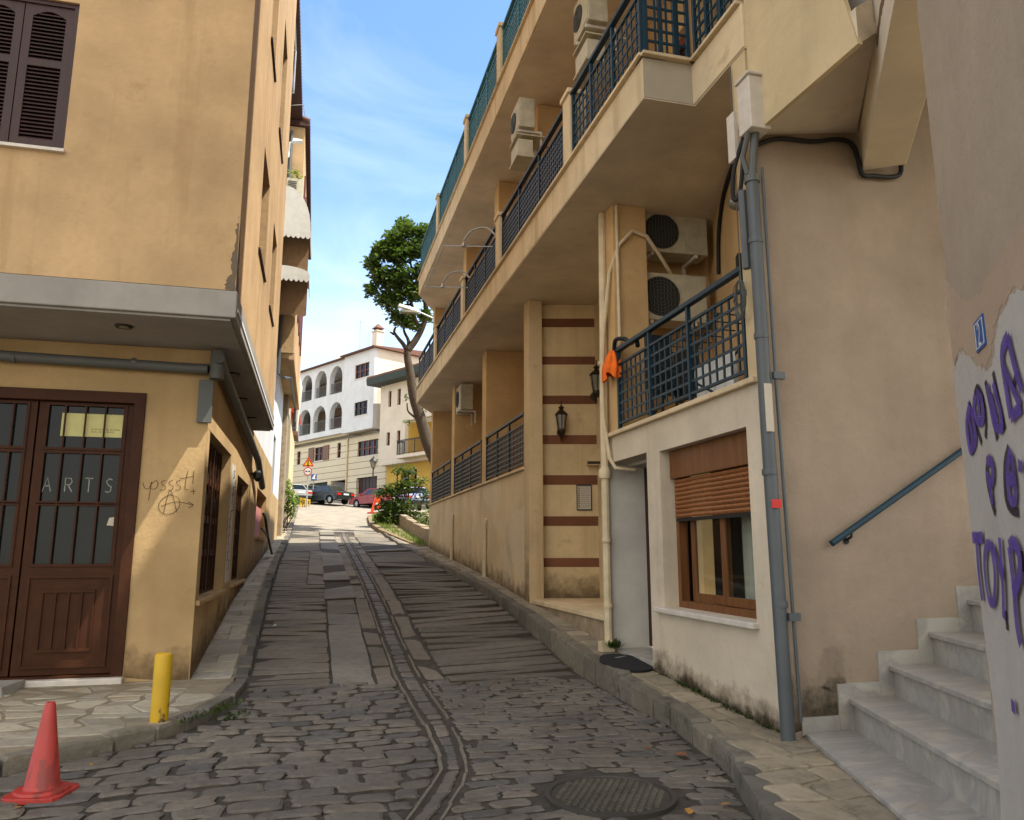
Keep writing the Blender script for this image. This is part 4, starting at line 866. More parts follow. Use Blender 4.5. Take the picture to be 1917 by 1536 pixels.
# cream conduits running down the column by the striped wall
mb = MB()
mb.tube([(3.62, 9.22, 6.12), (3.60, 9.22, 4.4), (3.575, 9.2, 3.4), (3.59, 9.24, 2.4), (3.59, 9.24, .5)], .052, 10)
mb.tube([(3.69, 8.88, 6.1), (3.69, 8.88, 3.1)], .022, 8)
mb.tube([(4.95, 9.35, 5.2), (4.6, 9.1, 5.22), (4.35, 8.95, 5.45), (4.1, 8.86, 5.70), (3.9, 8.86, 5.75), (3.72, 8.88, 5.55), (3.62, 9.0, 5.2), (3.57, 9.14, 4.4), (3.55, 9.16, 3.9), (3.545, 9.15, 3.3), (3.6, 9.1, 2.75), (3.66, 9.05, 2.62), (3.9, 9.0, 2.6)], .026, 8)
for z in (.9, 1.7, 2.6, 4.0): mb.lathe((3.59, 9.23, z), [(.065, 0), (.065, .04)], 12)
mb.lathe((3.585, 9.235, 2.50), [(.075, 0), (.085, .06), (.075, .12)], 12); mb.box((3.45, 9.12, .38), (3.62, 9.24, .50))
mb.build('conduit', 'whitepipe', RB, auto=True)
# big grey downpipe at the near corner with a thin one beside it
fbw = FY(5.6)
mb = MB(); mb.tube([(3.58, 5.53, 4.78), (3.58, 5.53, 2.6), (3.60, 5.53, 0.12)], .054, 14); mb.tube([(3.53, 5.62, 4.72), (3.535, 5.62, 4.0)], .035, 10)
for z in (4.2, 3.35, 2.2, 1.15): mb.lathe((3.578 + (.022 if z < 2 else 0), 5.53, z), [(.060, 0), (.062, .02), (.060, .05)], 14)
mb.build('downpipe', 'greypipe', RB, auto=True)
mb = MB(); mb.tube([(3.665, 5.50, 4.9), (3.67, 5.50, 3), (3.70, 5.50, .3)], .014, 8)
for z in (3.0, 1.05): mb.box((3.64, 5.47, z), (3.74, 5.51, z + .06))
mb.build('cable_duct', 'greypipe', RB)
mb = MB(); mb.fbox(FY(5.465), 3.535, 3.625, 1.93, 2.0, 0, .006); mb.build('sticker', 'signred', RB)
mb = MB(); mb.fbox(FY(5.464), 3.53, 3.60, 2.55, 2.95, 0, .005); mb.build('torn_sticker', 'paper', RB)

# ------------------------------------------------------------------ junction box and its cables
JB = empty('junction_box', (3.6, 5.5, 5.2), 'pale grey electric junction box with cables at the top of the grey downpipe', 'junction box')
mb = MB(); mb.box((3.52, 5.40, 5.22), (3.72, 5.60, 5.72)); mb.prism([(3.50, 5.38), (3.74, 5.38), (3.74, 5.61), (3.50, 5.61)], 5.72, 5.75); mb.build('casing', 'sill', JB, bev=.01)
mb = MB(); mb.box((3.50, 5.64, 5.05), (3.53, 5.76, 5.5)); mb.build('backing_plate', 'sill', JB)
mb = MB(); mb.tube([(3.62, 5.5, 5.23), (3.60, 5.52, 5.0), (3.58, 5.53, 4.77)], .035, 10); mb.tube([(3.55, 5.5, 5.22), (3.53, 5.58, 5.02), (3.56, 5.56, 4.85)], .025, 8)
mb.lathe((3.578, 5.53, 4.76), [(.066, 0), (.066, .06)], 14); mb.build('cable_outlet', 'dirtpipe', JB)
mb = MB(); mb.tube(smooth_pts3([(3.56, 5.6, 5.22), (3.5, 5.68, 4.95), (3.5, 5.72, 4.72), (3.53, 5.7, 4.68), (3.55, 5.66, 4.8), (3.56, 5.6, 5.1)]), .02, 8); mb.build('cable_loop', 'cable', JB)
mb = MB(); mb.tube(smooth_pts3([fbw.p(3.68, 5.16, .03), fbw.p(3.9, 5.25, .03), fbw.p(4.25, 5.27, .03), fbw.p(4.52, 5.33, .03), fbw.p(4.66, 5.30, .04), fbw.p(4.71, 5.15, .05), fbw.p(4.74, 5.0, .05), fbw.p(4.86, 5.0, .05), fbw.p(5.04, 5.01, .05), fbw.p(5.16, 5.06, .05), fbw.p(5.18, 5.2, .05)]), .022, 8); mb.build('black_cable', 'cable', JB)
mb = MB(); mb.tube(smooth_pts3([(3.56, 5.62, 5.3), (3.98, 5.8, 5.9), ft.p(.7, 6.09, .03), ft.p(1.6, 6.08, .03), ft.p(2.6, 6.04, .03), ft.p(3.1, 5.7, .03), ft.p(3.25, 5.2, .03)]), .026, 8); mb.build('black_cable', 'cable', JB)

# ------------------------------------------------------------------ air conditioners
def aircon(c, w, h, dp, rz, label, bracket=None, name='air_conditioner', fan=True):
    r = empty(name, c, label, 'air conditioner', 'outdoor air conditioning units', rz); cx = Matrix.Translation(c) @ Matrix.Rotation(rz, 4, 'Z')
    T = lambda x, y, z: tuple(cx @ Vector((x, y, z)))
    def bx(m, x0, y0, z0, x1, y1, z1): m.hexa([T(x0, y0, z0), T(x1, y0, z0), T(x1, y1, z0), T(x0, y1, z0)], [T(x0, y0, z1), T(x1, y0, z1), T(x1, y1, z1), T(x0, y1, z1)])
    m = MB(); bx(m, -w / 2, -dp / 2, 0, w / 2, dp / 2, h); m.build('casing', 'acwhite', r, bev=.012)
    m = MB(); bx(m, w * .16, -dp / 2 - .008, .03, w / 2 - .01, -dp / 2 - .001, h - .03); m.build('service_panel', 'acwhite', r)
    if fan:
        fx, fz, rad = -w * .18, h * .5, min(h * .42, w * .3); ax = (cx.to_3x3() @ Vector((0, -1, 0)))
        m = MB(); m.lathe(T(fx, -dp / 2 - .001, fz), [(rad, 0), (rad, .006)], 28, ax); m.build('fan_shadow_disc', 'acdark', r)  # dark disc, the shade inside the fan painted as colour
        g = MB()
        for i in range(1, 7):
            rr = rad * i / 6.3; g.tube([T(fx + rr * math.cos(k * math.pi / 12), -dp / 2 - .016, fz + rr * math.sin(k * math.pi / 12)) for k in range(25)], .0028, 4, False)
        for i in range(-5, 6):
            q = rad * i / 5.6; e = math.sqrt(max(0, rad * rad - q * q)); g.tube([T(fx + q, -dp / 2 - .014, fz - e), T(fx + q, -dp / 2 - .014, fz + e)], .003, 4, False)
        g.build('fan_grille', 'dirtpipe', r)
    else:
        g = MB()
        for i in range(10): bx(g, -w * .42, -dp / 2 - .012, h * (.1 + .08 * i), w * .1, -dp / 2 - .002, h * (.14 + .08 * i))
        g.build('louvres', 'acdark', r)
    if bracket:
        for s in (-.32, .32): b = MB(); bx(b, w * s - .02, -dp / 2, -.05, w * s + .02, dp / 2 + bracket, -.005); bx(b, w * s - .02, dp / 2 + bracket - .03, -.35, w * s + .02, dp / 2 + bracket, -.05); b.build('bracket', 'sill', r)
        return r
aircon((4.62, 9.25, 5.60), .99, .60, .34, R(-3), 'upper of the two stacked air conditioners at the back of the terrace above the shop', .1)
aircon((4.55, 9.22, 4.62), .99, .66, .36, R(-2), 'lower of the two stacked air conditioners, directly behind the blue terrace railing', .1)
aircon((3.27, 12.05, 8.82), .6, .55, .28, R(-90), 'air conditioner seen end-on, high under the top balcony in front of a cream column', .15)
aircon((3.54, 9.3, 8.9), .62, .62, .3, R(-90), 'air conditioner at the top edge of the photo beside the blue lattice corner balcony', .15)
aircon((3.86, 20.45, 5.35), .75, .7, .34, R(-90), 'small air conditioner at the far end of the ground-floor verandas, against a cream cross wall', .1)
for c in ((3.25, 12.05, 8.35), (3.52, 9.3, 8.38)):
    m = MB(); m.box((c[0] - .13, c[1] - .25, c[2] - .04), (c[0] + .13, c[1] + .25, c[2] + .26)); m.box((c[0] - .16, c[1] - .27, c[2] - .07), (c[0] + .35, c[1] + .27, c[2] - .042)); m.box((c[0] - .16, c[1] - .27, c[2] + .33), (c[0] + .45, c[1] + .27, c[2] + .35)); m.build('drip_tray', 'acwhite', None, 'boxy tray hanging under the ' + ('air conditioner in front of the cream column' if c[1] > 11 else 'air conditioner beside the lattice corner balcony'), 'tray', 'trays under the air conditioners')
aircon((-1.08, 23.75, 12.45), .5, .75, .3, R(0), 'grey louvred air conditioner with a plant on top, above the domed white awning', None, fan=False)
m = MB()
for i in range(70):
    a = random.uniform(0, 6.28); c = Vector((-1.08 + random.gauss(0, .12), 23.72 + random.gauss(0, .1), 13.22 + random.random() * .3)); s = random.uniform(.03, .07); u = Vector((math.cos(a), math.sin(a), random.uniform(-.2, .8))) * s; v = Vector((-math.sin(a), math.cos(a), .3)) * s * .5; m.add([c - u, c + v, c + u, c - v], [(0, 1, 2, 3)])
m.build('potted_plant', 'leaf3', None, 'small yellow-green plant on top of the grey louvred air conditioner', 'plant')

# ------------------------------------------------------------------ lanterns, notice, hood, small wall things
def lantern(px_, d, label, h=.62, s=1.0):
    a, z = fst.px(*px_, d); c = fst.p(a, z, d); r = empty('wall_lantern', c, label, 'lantern', 'bronze lanterns on the striped wall'); w = .13 * s
    def ring(rad, zz): return [(c.x + rad * math.cos(k * math.pi / 3 + .3), c.y + rad * math.sin(k * math.pi / 3 + .3), c.z + zz) for k in range(6)]
    m = MB(); b0, b1 = ring(w * .62, -.18 * s), ring(w, .14 * s)
    for k in range(6): m.tube([b0[k], b1[k]], .008, 5); m.tube([b0[k], b0[(k + 1) % 6]], .01, 5); m.tube([b1[k], b1[(k + 1) % 6]], .012, 5)
    m.lathe(c, [(w * 1.12, .14 * s), (w * .9, .18 * s), (w * .4, .24 * s), (w * .28, .26 * s), (w * .5, .30 * s), (w * .2, .33 * s), (.01, .36 * s), (.012, .44 * s)], 12); m.lathe(c, [(w * .3, -.30 * s), (w * .7, -.22 * s), (w * .66, -.18 * s)], 12); m.build('lantern_frame', 'bronze', r)
    m = MB(); m.lathe(c, [(w * .58, -.175 * s), (w * .95, .135 * s)], 6); m.build('lantern_glass', 'lampglass', r)
    m = MB(); q = fst.p(a, z - .05, 0); m.lathe(fst.p(a, z - .18, .0), [(.09 * s, 0), (.09 * s, .02)], 14, tuple(fst.n)); m.tube([fst.p(a, z - .18, .01), fst.p(a, z - .34, d * .5), fst.p(a, z - .26 * s, d)], .014, 6); m.build('bracket', 'bronze', r)
    return r
lantern((1051, 789), .2, 'left bronze lantern fixed in the middle of the red-striped wall', s=.84)
lantern((1117, 716), .42, 'right bronze lantern, higher up and half hidden by the cream conduits', s=.92)
a0, z1 = fst.px(1079, 908); a1, z0 = fst.px(1108, 956)
NBd = empty('notice_case', fst.p(a0, z0), 'white notice sheet in a thin dark frame on the striped wall', 'notice')
m = MB(); m.plate(fst, rect(a0, a1, z0, z1), [rect(a0 + .012, a1 - .015, z0 + .02, z1 - .02)], .03, .004); m.build('frame', 'black', NBd)
m = MB(); m.fbox(fst, a0 + .012, a1 - .015, z0 + .02, z1 - .02, .006, .012); m.build('sheet', 'paper', NBd)
m = MB()
for k in range(11):
    z = z1 - .06 - k * .034
    m.fbox(fst, a0 + .03, a0 + .06, z - .010, z + .008, .0125, .014); x = a0 + .075
    while x < a1 - .05: w_ = random.uniform(.015, .035); m.fbox(fst, x, min(x + w_, a1 - .03), z - .004, z + .004, .0125, .0135); x += w_ + .008
m.build('print', 'print', NBd)
a0, zc = fst.px(1098, 873); a1 = a0 + .42
m = MB(); H = [(a0, zc), (a0, zc + .10), (a0 + .05, zc + .16), (a0 + .13, zc + .19), (a0 + .22, zc + .32), (a1 - .12, zc + .34), (a1, zc + .34), (a1, zc)]
m.fquad(fst, H, .0, .16); hd = m.build('intercom_hood', 'stripe_cream', None, 'small cream rain hood with a dark slotted band on the striped wall beside the conduits', 'hood', bev=.01)
m = MB(); m.fbox(fst, a0 + .005, a1, zc + .02, zc + .07, .161, .165); m.build('slotted_band', 'bronze', hd)
# terrace clutter
m = MB(); c = ft.p(1.62, 5.45, .0); m.lathe(tuple(c), [(.09, 0), (.10, .04), (.085, .12), (.05, .17)], 16, tuple(ft.n)); m.build('wall_lamp', 'lampglass', None, 'round frosted lamp on the orange terrace wall above the shutter door', 'lamp')
m = MB(); m.fbox(ft, 1.55, 1.68, 4.65, 4.82, .0, .12); m.build('meter_box', 'black', None, 'small black box on the orange terrace wall beside the shutter door', 'box')
CH = empty('clothes_airer', (4.2, 7.6, 3.07), 'blue folding airer hung with washing behind the terrace railing', 'airer'); m = MB()
for x in (3.86, 4.35):
    m.tube([(x, 6.7, 3.09), (x, 8.5, 3.95)], .014, 6); m.tube([(x, 8.5, 3.09), (x, 6.7, 3.95)], .014, 6)
for i in range(8): y = 6.7 + i * .257; m.tube([(3.86, y, 3.95), (4.35, y, 3.95)], .008, 5)
m.build('frame', 'blue', CH)
def sheetc(mb, x, y0, y1, zt, zb, amp=.03, nx=14, nz=7):
    vs = [(x + amp * math.sin(i * 1.7 + j * .4) * (j / nz + .2), y0 + (y1 - y0) * i / nx, zt + (zb - zt) * j / nz + .01 * math.sin(i * 2.1)) for j in range(nz + 1) for i in range(nx + 1)]
    mb.add(vs, [(j * (nx + 1) + i, j * (nx + 1) + i + 1, (j + 1) * (nx + 1) + i + 1, (j + 1) * (nx + 1) + i) for j in range(nz) for i in range(nx)])
m = MB(); sheetc(m, 4.0, 6.75, 7.5, 3.56, 3.16); sheetc(m, 4.14, 6.9, 7.4, 3.64, 3.2); m.build('white_cloth', 'signwhite', None, 'white cloths drying behind the right half of the blue terrace railing', 'cloth', smooth=True)
m = MB(); sheetc(m, 4.1, 7.6, 8.2, 3.9, 3.3); m.build('dark_cloth', 'black', None, 'dark garment drying behind the middle of the blue terrace railing', 'cloth', smooth=True)
CR = empty('plastic_chair', (4.05, 8.25, 3.07), 'dark blue plastic chair behind the left end of the terrace railing', 'chair')
m = MB(); m.box((3.85, 8.05, 3.45), (4.25, 8.45, 3.48)); m.build('seat', 'bluedark', CR, bev=.01); m = MB(); m.hexa([(3.85, 8.43, 3.5), (4.25, 8.43, 3.5), (4.25, 8.47, 3.5), (3.85, 8.47, 3.5)], [(3.88, 8.53, 4.25), (4.22, 8.53, 4.25), (4.22, 8.57, 4.25), (3.88, 8.57, 4.25)]); m.build('backrest', 'bluedark', CR, bev=.015)
for x in (3.87, 4.23):
    for y in (8.07, 8.43): m = MB(); m.tube([(x, y, 3.45), (x, y, 3.065)], .018, 6); m.build('leg', 'bluedark', CR)
# orange mop cloth hung over the corner of the railing
OC = empty('orange_cloth', (3.62, 8.9, 4.0), 'bright orange cloth hanging over the left end of the blue terrace railing', 'cloth'); m = MB(); c = Vector((3.60, 8.92, 4.12)); n = 30
vs = []
for j in range(8):
    for i in range(n):
        t = i / n * 2 * math.pi; rad = (.03 + .10 * math.sin(min(1, j / 5) * 1.5)) * (1 + .28 * math.sin(t * 7 + j * .25)); vs.append((c.x + rad * math.cos(t) * .8, c.y + rad * math.sin(t) * 1.1, c.z - .052 * j - (.05 * math.sin(t * 3) if j == 7 else 0)))
m.add(vs, [(j * n + i, j * n + (i + 1) % n, (j + 1) * n + (i + 1) % n, (j + 1) * n + i) for j in range(7) for i in range(n)]); m.build('cloth', 'cloth', OC, smooth=True)
m = MB(); m.tube(smooth_pts3([(3.62, 8.9, 4.1), (3.6, 8.8, 4.22), (3.66, 8.65, 4.2), (3.70, 8.55, 4.12), (3.7, 8.4, 4.14), (3.68, 8.3, 4.02)]), .028, 8); m.build('mop_handle', 'bluedark', OC)
m = MB()
for k in range(9):
    c0 = Vector((3.56, 5.78, 3.78)); q = [(c0.x + random.gauss(0, .01), c0.y + .09 * math.cos(t) * random.uniform(.7, 1) + .02 * k * .2, c0.z + .19 * math.sin(t) * random.uniform(.8, 1)) for t in [i * .7 for i in range(10)]]; m.tube(smooth_pts3(q), .004, 4, False)
m.tube([(3.62, 5.84, 6.1), (3.6, 5.83, 5.0), (3.58, 5.80, 3.95)], .006, 5); m.build('wire_coil', 'dirtpipe', None, 'coil of loose grey wire hanging between the terrace railing and the downpipe', 'wire')
# two curved lamp arms outside the first-floor railing
for i, y in enumerate((13.6, 16.0)):
    m = MB(); x0 = xb(y); m.tube(smooth_pts3([(x0 + .05, y - .3, 7.45), (x0 - .1, y - .2, 7.62), (x0 - .35, y - .05, 7.6), (x0 - .5, y, 7.4)]), .018, 8); m.tube([(x0 + .05, y - .1, 7.3), (x0 - .85, y + .1, 7.3)], .011, 6); m.lathe((x0 - .5, y, 7.28), [(.045, 0), (.04, .05), (.02, .09)], 10)
    m.tube([(x0 - .85, y + .1, 7.3), (x0 - .86, y + (1.1 if i == 0 else -1.1), 7.3)], .012, 6)
    m.build('curved_bracket', 'steel', None, ('nearer' if i == 0 else 'farther') + ' of two curved grey brackets sticking out from the first-floor railing', 'bracket', 'curved brackets outside the first-floor railing', auto=True)
# ------------------------------------------------------------------ stair house at the near right corner
CB = empty('stair_house', (5, 4, 0), 'beige corner house with an open stairway and a graffiti-sprayed wall at the right edge', 'building')
D2 = Vector((math.sin(R(34)), math.cos(R(34)))); fg = Fr((3.09, 3.09), D2, (-D2.y, D2.x))
mb = MB(); mb.plate(fbw, rect(3.664, 9, -.2, 6.2), [], 0, -.016); mb.build('stair_wall', 'beige', CB)
mb = MB(); mb.fbox(fg, -1.95, 0, -.2, 13.2, 0, -.37); mb.build('graffiti_wall', 'graf', CB, bev=.008)
mb = MB(); mb.fbox(fg, .001, 3.02, 5.06, 6.1, -.002, -.37); mb.build('beam', 'soffit', CB, bev=.006)
mb = MB(); mb.plate(fr, [(5.60, 5.26), (5.60, 13.2), (4.45, 13.2), (4.45, 6.2), (4.20, 5.20)], [], 0, -.04); mb.build('upper_wall', 'cream', CB)
mb = MB(); P = [(3.665, 4.21, 5.205), (3.665, 5.598, 5.262), (4.76, 5.598, 5.45), (3.92, 4.31, 5.42)]; mb.hexa(P, [(x, y, z + .3) for x, y, z in P]); mb.build('soffit', 'soffit', CB)
mb = MB(); mb.prism([(3.93, 5.59), (5.85, 5.59), (5.85, 1.4), (2.3, 1.4), (3.3, 2.95), (3.93, 3.9)], 6.15, 22.5); mb.build('upper_storey', 'grey_soffit', CB)  # unseen storeys, height and width shaped to block the sun
mb = MB(); mb.prism([(5.853, 5.585), (9, 5.585), (9, 1.4), (5.853, 1.4)], 6.16, 13.0); mb.build('sun_block_wing', 'beige', CB)  # unseen block added to keep sun off the stairs
mb = MB(); mb.fbox(fr, 4.3, 4.6, 5.5, 13.0, -.225, -.6); mb.build('return_wall', 'grey_band', CB)
blotch(fbw, [(3.70, .30), (3.70, .75), (3.86, .72), (3.98, .85), (4.16, .92), (4.30, 1.0), (4.48, 1.02), (4.58, .9), (4.6, .6), (4.2, .55), (4.12, .32)], .0012, 'damp', CB, 'damp_stain', px=False, jit=.025)
blotch(fbw, [(3.70, .30), (3.70, .60), (3.82, .64), (3.92, .56), (4.02, .50), (4.1, .31)], .0024, 'moss', CB, 'moss_stain', px=False, jit=.02)
blotch(fbw, [(3.92, .56), (4.0, .80), (4.18, .82), (4.26, .6), (4.1, .48)], .0024, 'moss', CB, 'moss_stain', px=False, jit=.02)
splash(fr, [(5.64, .12), (6.2, .18), (7, .23), (8.07, .3)], .42, .0015, 'splash', CB)
splash(fr, [(5.64, .12), (6.2, .18), (7, .23), (8.07, .3)], .24, .003, 'mossline', CB)
splash(fbw, [(3.68, .19), (3.95, .24), (4.2, .30)], .8, .0010, 'mossline', CB)
blotch(fg, [(1.55, 5.6)] if False else [(.9, 5.3), (1.2, 5.34), (1.5, 5.30), (1.45, 5.4), (1.1, 5.42)], -.001, 'bare', CB, 'bare_patch', px=False)
# marble stairs climbing to the right
ST = empty('stairs', (4.2, 4.6, .1), 'grey and white marble stairs rising beside the beige wall with the blue handrail', 'stairs')
tops = [(3.79, .19), (4.21, .43), (4.61, .67), (5.02, .92), (5.45, 1.18), (5.87, 1.43), (6.28, 1.68), (6.7, 1.93)]; ud = -U20
for i, (x, z) in enumerate(tops):
    L = 2.75; zb = -.1 if i == 0 else tops[i - 1][1] - .02; nx_ = tops[i + 1][0] + .25 if i + 1 < len(tops) else x + 1.2
    def cn(xx, s): return (xx + ud.x * s, 5.584 + ud.y * s)
    m = MB(); a, b, c, d = cn(x + .035, 0), cn(x + .035, L), cn(nx_, L), cn(nx_, 0); m.hexa([(p[0], p[1], zb) for p in (a, b, c, d)], [(p[0], p[1], z - .04) for p in (a, b, c, d)]); s_ = m.build('step', 'marble', ST)
    m = MB()
    cuts = [0, random.uniform(1.0, 1.5), L] if i in (0, 1, 2) else [0, L]
    for s0, s1 in zip(cuts, cuts[1:]):
        a, b, c, d = cn(x, s0 + .001), cn(x, s1 - .002), cn(nx_, s1 - .002), cn(nx_, s0 + .001); m.hexa([(p[0], p[1], z - .039) for p in (a, b, c, d)], [(p[0], p[1], z) for p in (a, b, c, d)])
    m.build('tread', 'marble', s_, bev=.005)
m = MB()
for (x, z), (x2, z2) in zip(tops, tops[1:]):
    m.fbox(fbw, x - .02, x2 - .10, z - .02, z + .115, .0005, .0125); m.fbox(fbw, x2 - .098, x2 + .035, z - .02, z2 + .113, .0005, .015)
m.build('skirting', 'marble', ST)
HR = empty('handrail', (4.2, 5.5, 1.65), 'sloping blue tube handrail fixed to the beige stair wall', 'handrail'); m = MB()
p0 = fbw.p(*fbw.px(1557, 1018, .08), .08); p1 = fbw.p(*fbw.px(1800, 845, .08), .08); dirn = (p1 - p0); m.tube([p0, p1, p0 + dirn * 1.6], .026, 12); m.build('rail', 'blue', HR)
m = MB(); q = p0 + dirn * .14; m.tube([q, q + Vector((0, -.0, -.055)), Vector((q.x + .0, 5.6, q.z - .09))], .011, 8); m.lathe((q.x, 5.595, q.z - .09), [(.028, 0), (.028, .006)], 12, (0, -1, 0)); m.build('bracket', 'black', HR)
q2 = p0 + dirn * 1.2; m = MB(); m.tube([q2, q2 + Vector((0, 0, -.055)), Vector((q2.x, 5.6, q2.z - .09))], .011, 8); m.build('bracket', 'black', HR)
# sprayed letters
gp = lambda pts: [fg.px(1780 + x * .521, 560 + y * .521) for x, y in pts]
dd = [.004]
def spray(pts, w, mt, k=6):
    dd[0] += .00035; m = MB(); ribbon(m, fg, [tuple(p) for p in smooth_pts(gp(pts), k)], w * 1.35 * random.uniform(.85, 1.15), dd[0]); ribuv(m.build('sprayed_stroke', mt, CB))
blotch(fg, [(1793, 770), (1786, 690), (1800, 660), (1836, 690), (1858, 684), (1868, 610), (1890, 560), (1917, 540), (1990, 560), (1990, 1700), (1890, 1700), (1868, 1400), (1850, 1240), (1820, 1000)], .0015, 'graf_white', CB, 'white_overpaint', jit=.012, k=10)
blotch(fg, [(1766, 520), (1800, 560), (1830, 555), (1860, 500), (1900, 440), (1990, 380), (1990, 545), (1915, 536), (1886, 556), (1862, 612), (1852, 678), (1836, 684), (1800, 655), (1786, 680)], .0015, 'graf_peach', CB, 'peach_paint', jit=.014, k=10)
for pts in ([(68, 372), (115, 520)], [(68, 372), (72, 460), (82, 558)], [(90, 345), (100, 318), (118, 350), (130, 420), (129, 500)], [(128, 295), (150, 400), (172, 505)], [(156, 262), (178, 370), (200, 470)], [(138, 580), (135, 640), (150, 720), (165, 772)], [(214, 532), (200, 600), (204, 715), (224, 758), (250, 768)], [(203, 1120), (209, 1190)], [(226, 330), (246, 262)], [(262, 905), (268, 980)], [(95, 880), (98, 850)]): spray(pts, .034, 'blackspray')
for pts in ([(76, 385), (64, 450), (76, 540), (95, 500), (86, 430), (76, 400)], [(70, 420), (84, 500), (80, 552)], [(97, 345), (90, 390), (104, 440), (124, 425), (118, 360), (99, 340)], [(106, 360), (110, 420)], [(140, 305), (150, 370), (165, 450), (192, 462), (186, 400), (160, 300)], [(150, 340), (176, 450)], [(215, 132), (194, 195), (206, 300), (226, 425)], [(215, 132), (240, 240), (266, 330)], [(226, 425), (264, 388)], [(198, 240), (262, 385)],
            [(140, 590), (150, 578), (161, 605), (160, 650), (148, 660), (141, 620)], [(150, 640), (160, 740)], [(226, 545), (215, 620), (224, 715), (243, 722), (241, 640), (229, 560)], [(219, 655), (240, 640)], [(256, 596), (270, 605)], [(88, 858), (126, 858)], [(104, 862), (112, 980), (125, 1085)], [(140, 882), (134, 960), (149, 1078), (168, 1082), (171, 980), (156, 892), (140, 882)], [(162, 882), (198, 1002)], [(189, 858), (200, 1000), (205, 1150)], [(225, 892), (238, 1000), (254, 1180), (268, 1245)], [(225, 892), (242, 876), (263, 925), (262, 1000), (240, 1062)], [(238, 1442), (242, 1490)]): spray(pts, .046, 'purple')
c = [fg.px(x, y) for x, y in ((1826, 606), (1841, 588), (1850, 643), (1832, 662))]; ca = sum(p[0] for p in c) / 4; cz = sum(p[1] for p in c) / 4; hw = .5 * abs((c[1][0] + c[2][0] - c[0][0] - c[3][0]) / 2); hh = .25 * abs(c[0][1] + c[1][1] - c[2][1] - c[3][1])
NP = empty('house_number', fg.p(ca, cz), 'blue enamel house number plate reading 2 on the graffiti wall', 'number plate')
m = MB(); m.fbox(fg, ca - hw, ca + hw, cz - hh, cz + hh, .002, .008); m.build('plate', 'signblue', NP)
m = MB(); e = .012; m.plate(fg, rect(ca - hw + e, ca + hw - e, cz - hh + e, cz + hh - e), [rect(ca - hw + e + .004, ca + hw - e - .004, cz - hh + e + .004, cz + hh - e - .004)], .0095, .0082); m.build('border', 'signwhite', NP)
m = MB(); u_ = -1 if fg.u.dot(RT) < 0 else 1
letters(Fr(fg.p(ca + .022, 0), -fg.u, fg.n), '2', 0, cz - .045, .09, .045, 0, .0098, m, .011); m.build('numeral', 'signwhite', NP)

# ------------------------------------------------------------------ street things
def onz(x, y, z): r = ray(x, y); t = (z - EYE.z) / r.z; return EYE + r * t
c = onz(77, 1488, .03); RC = empty('traffic_cone', c, 'faded red traffic cone on the road at the left kerb, in the foreground', 'traffic cone')
m = MB(); m.lathe((c.x, c.y, .07), [(.115, 0), (.105, .02), (.033, .515), (.026, .535), (.02, .535), (.018, .5)], 28); m.build('cone', 'plastic_red', RC, smooth=False, auto=True)
m = MB(); b = .195; pts = []
for k in range(4):
    t0 = k * math.pi / 2 + .55
    for s in (-.22, 0, .22): rr = b * 1.16 if s == 0 else b * 1.1; pts.append((c.x + rr * math.cos(t0 + s), c.y + rr * math.sin(t0 + s)))
m.prism(pts, .02, .054); m.lathe((c.x, c.y, .054), [(.165, 0), (.16, .02), (.118, .024)], 28); m.build('base', 'plastic_red', RC, bev=.004)
c = onz(297, 1354, pl(7.6)); BO = empty('bollard', c, 'short chipped yellow bollard standing on the left pavement near the kerb', 'bollard')
m = MB(); m.lathe(c, [(.073, -.05), (.073, .545), (.068, .565), (.05, .575)], 24); m.build('post', 'yellowpaint', BO, auto=True)
m = MB(); m.lathe(c, [(.11, -.02), (.10, .012), (.078, .016)], 20); m.build('footing', 'stonewall', BO)
c = onz(1143, 1494, 0); MH = empty('manhole_cover', (c.x, c.y, .02), 'round rusty cast-iron manhole cover set in the setts', 'manhole cover')
m = MB(); m.lathe((c.x, c.y, -.03), [(.43, 0), (.43, .056), (.41, .060), (.395, .058), (.39, .045)], 48); m.build('ring', 'iron', MH, auto=True)
m = MB(); m.lathe((c.x, c.y, -.03), [(.388, 0), (.388, .05)], 48); m.mat(1)
ang = R(20)
for i in range(-12, 13):
    for j in range(-7, 8):
        u_, v_ = i * .036, j * .058 + (.029 if i % 2 else 0)
        if math.hypot(u_, v_) > .36: continue
        X = c.x + u_ * math.cos(ang) - v_ * math.sin(ang); Y = c.y + u_ * math.sin(ang) + v_ * math.cos(ang); s = .0105
        m.hexa([(X + a * s * 1.25, Y + b_ * s * 2.1, .0205) for a, b_ in ((-1, -1), (1, -1), (1, 1), (-1, 1))], [(X + a * s, Y + b_ * s * 1.8, .0285) for a, b_ in ((-1, -1), (1, -1), (1, 1), (-1, 1))])
m.build('lid', ['iron', 'bumps'], MH)
c = Vector((3.47, 8.42, 0)); n = 40; m = MB(); P = [(c.x + .27 * math.cos(k * 2 * math.pi / n) * (1 + .03 * math.sin(5 * k)), c.y + .45 * math.sin(k * 2 * math.pi / n)) for k in range(n)]; P = [(min(p[0], 4.0), p[1]) for p in P]
m.prism(P, lambda p: prr(p[1]) + .006, lambda p: prr(p[1]) + .03); MT = m.build('doormat', 'rubber', None, 'dark oval doormat on the pavement in front of the shop door recess', 'doormat', bev=.006)
m = MB()
for k in range(5): m.tube([(3.42 + .03 * k, 8.62 + .02 * k, prr(8.6) + .033), (3.46 + .03 * k, 8.60 + .02 * k, prr(8.6) + .036)], .008, 5)
m.build('scuff', 'dirtpipe', MT)
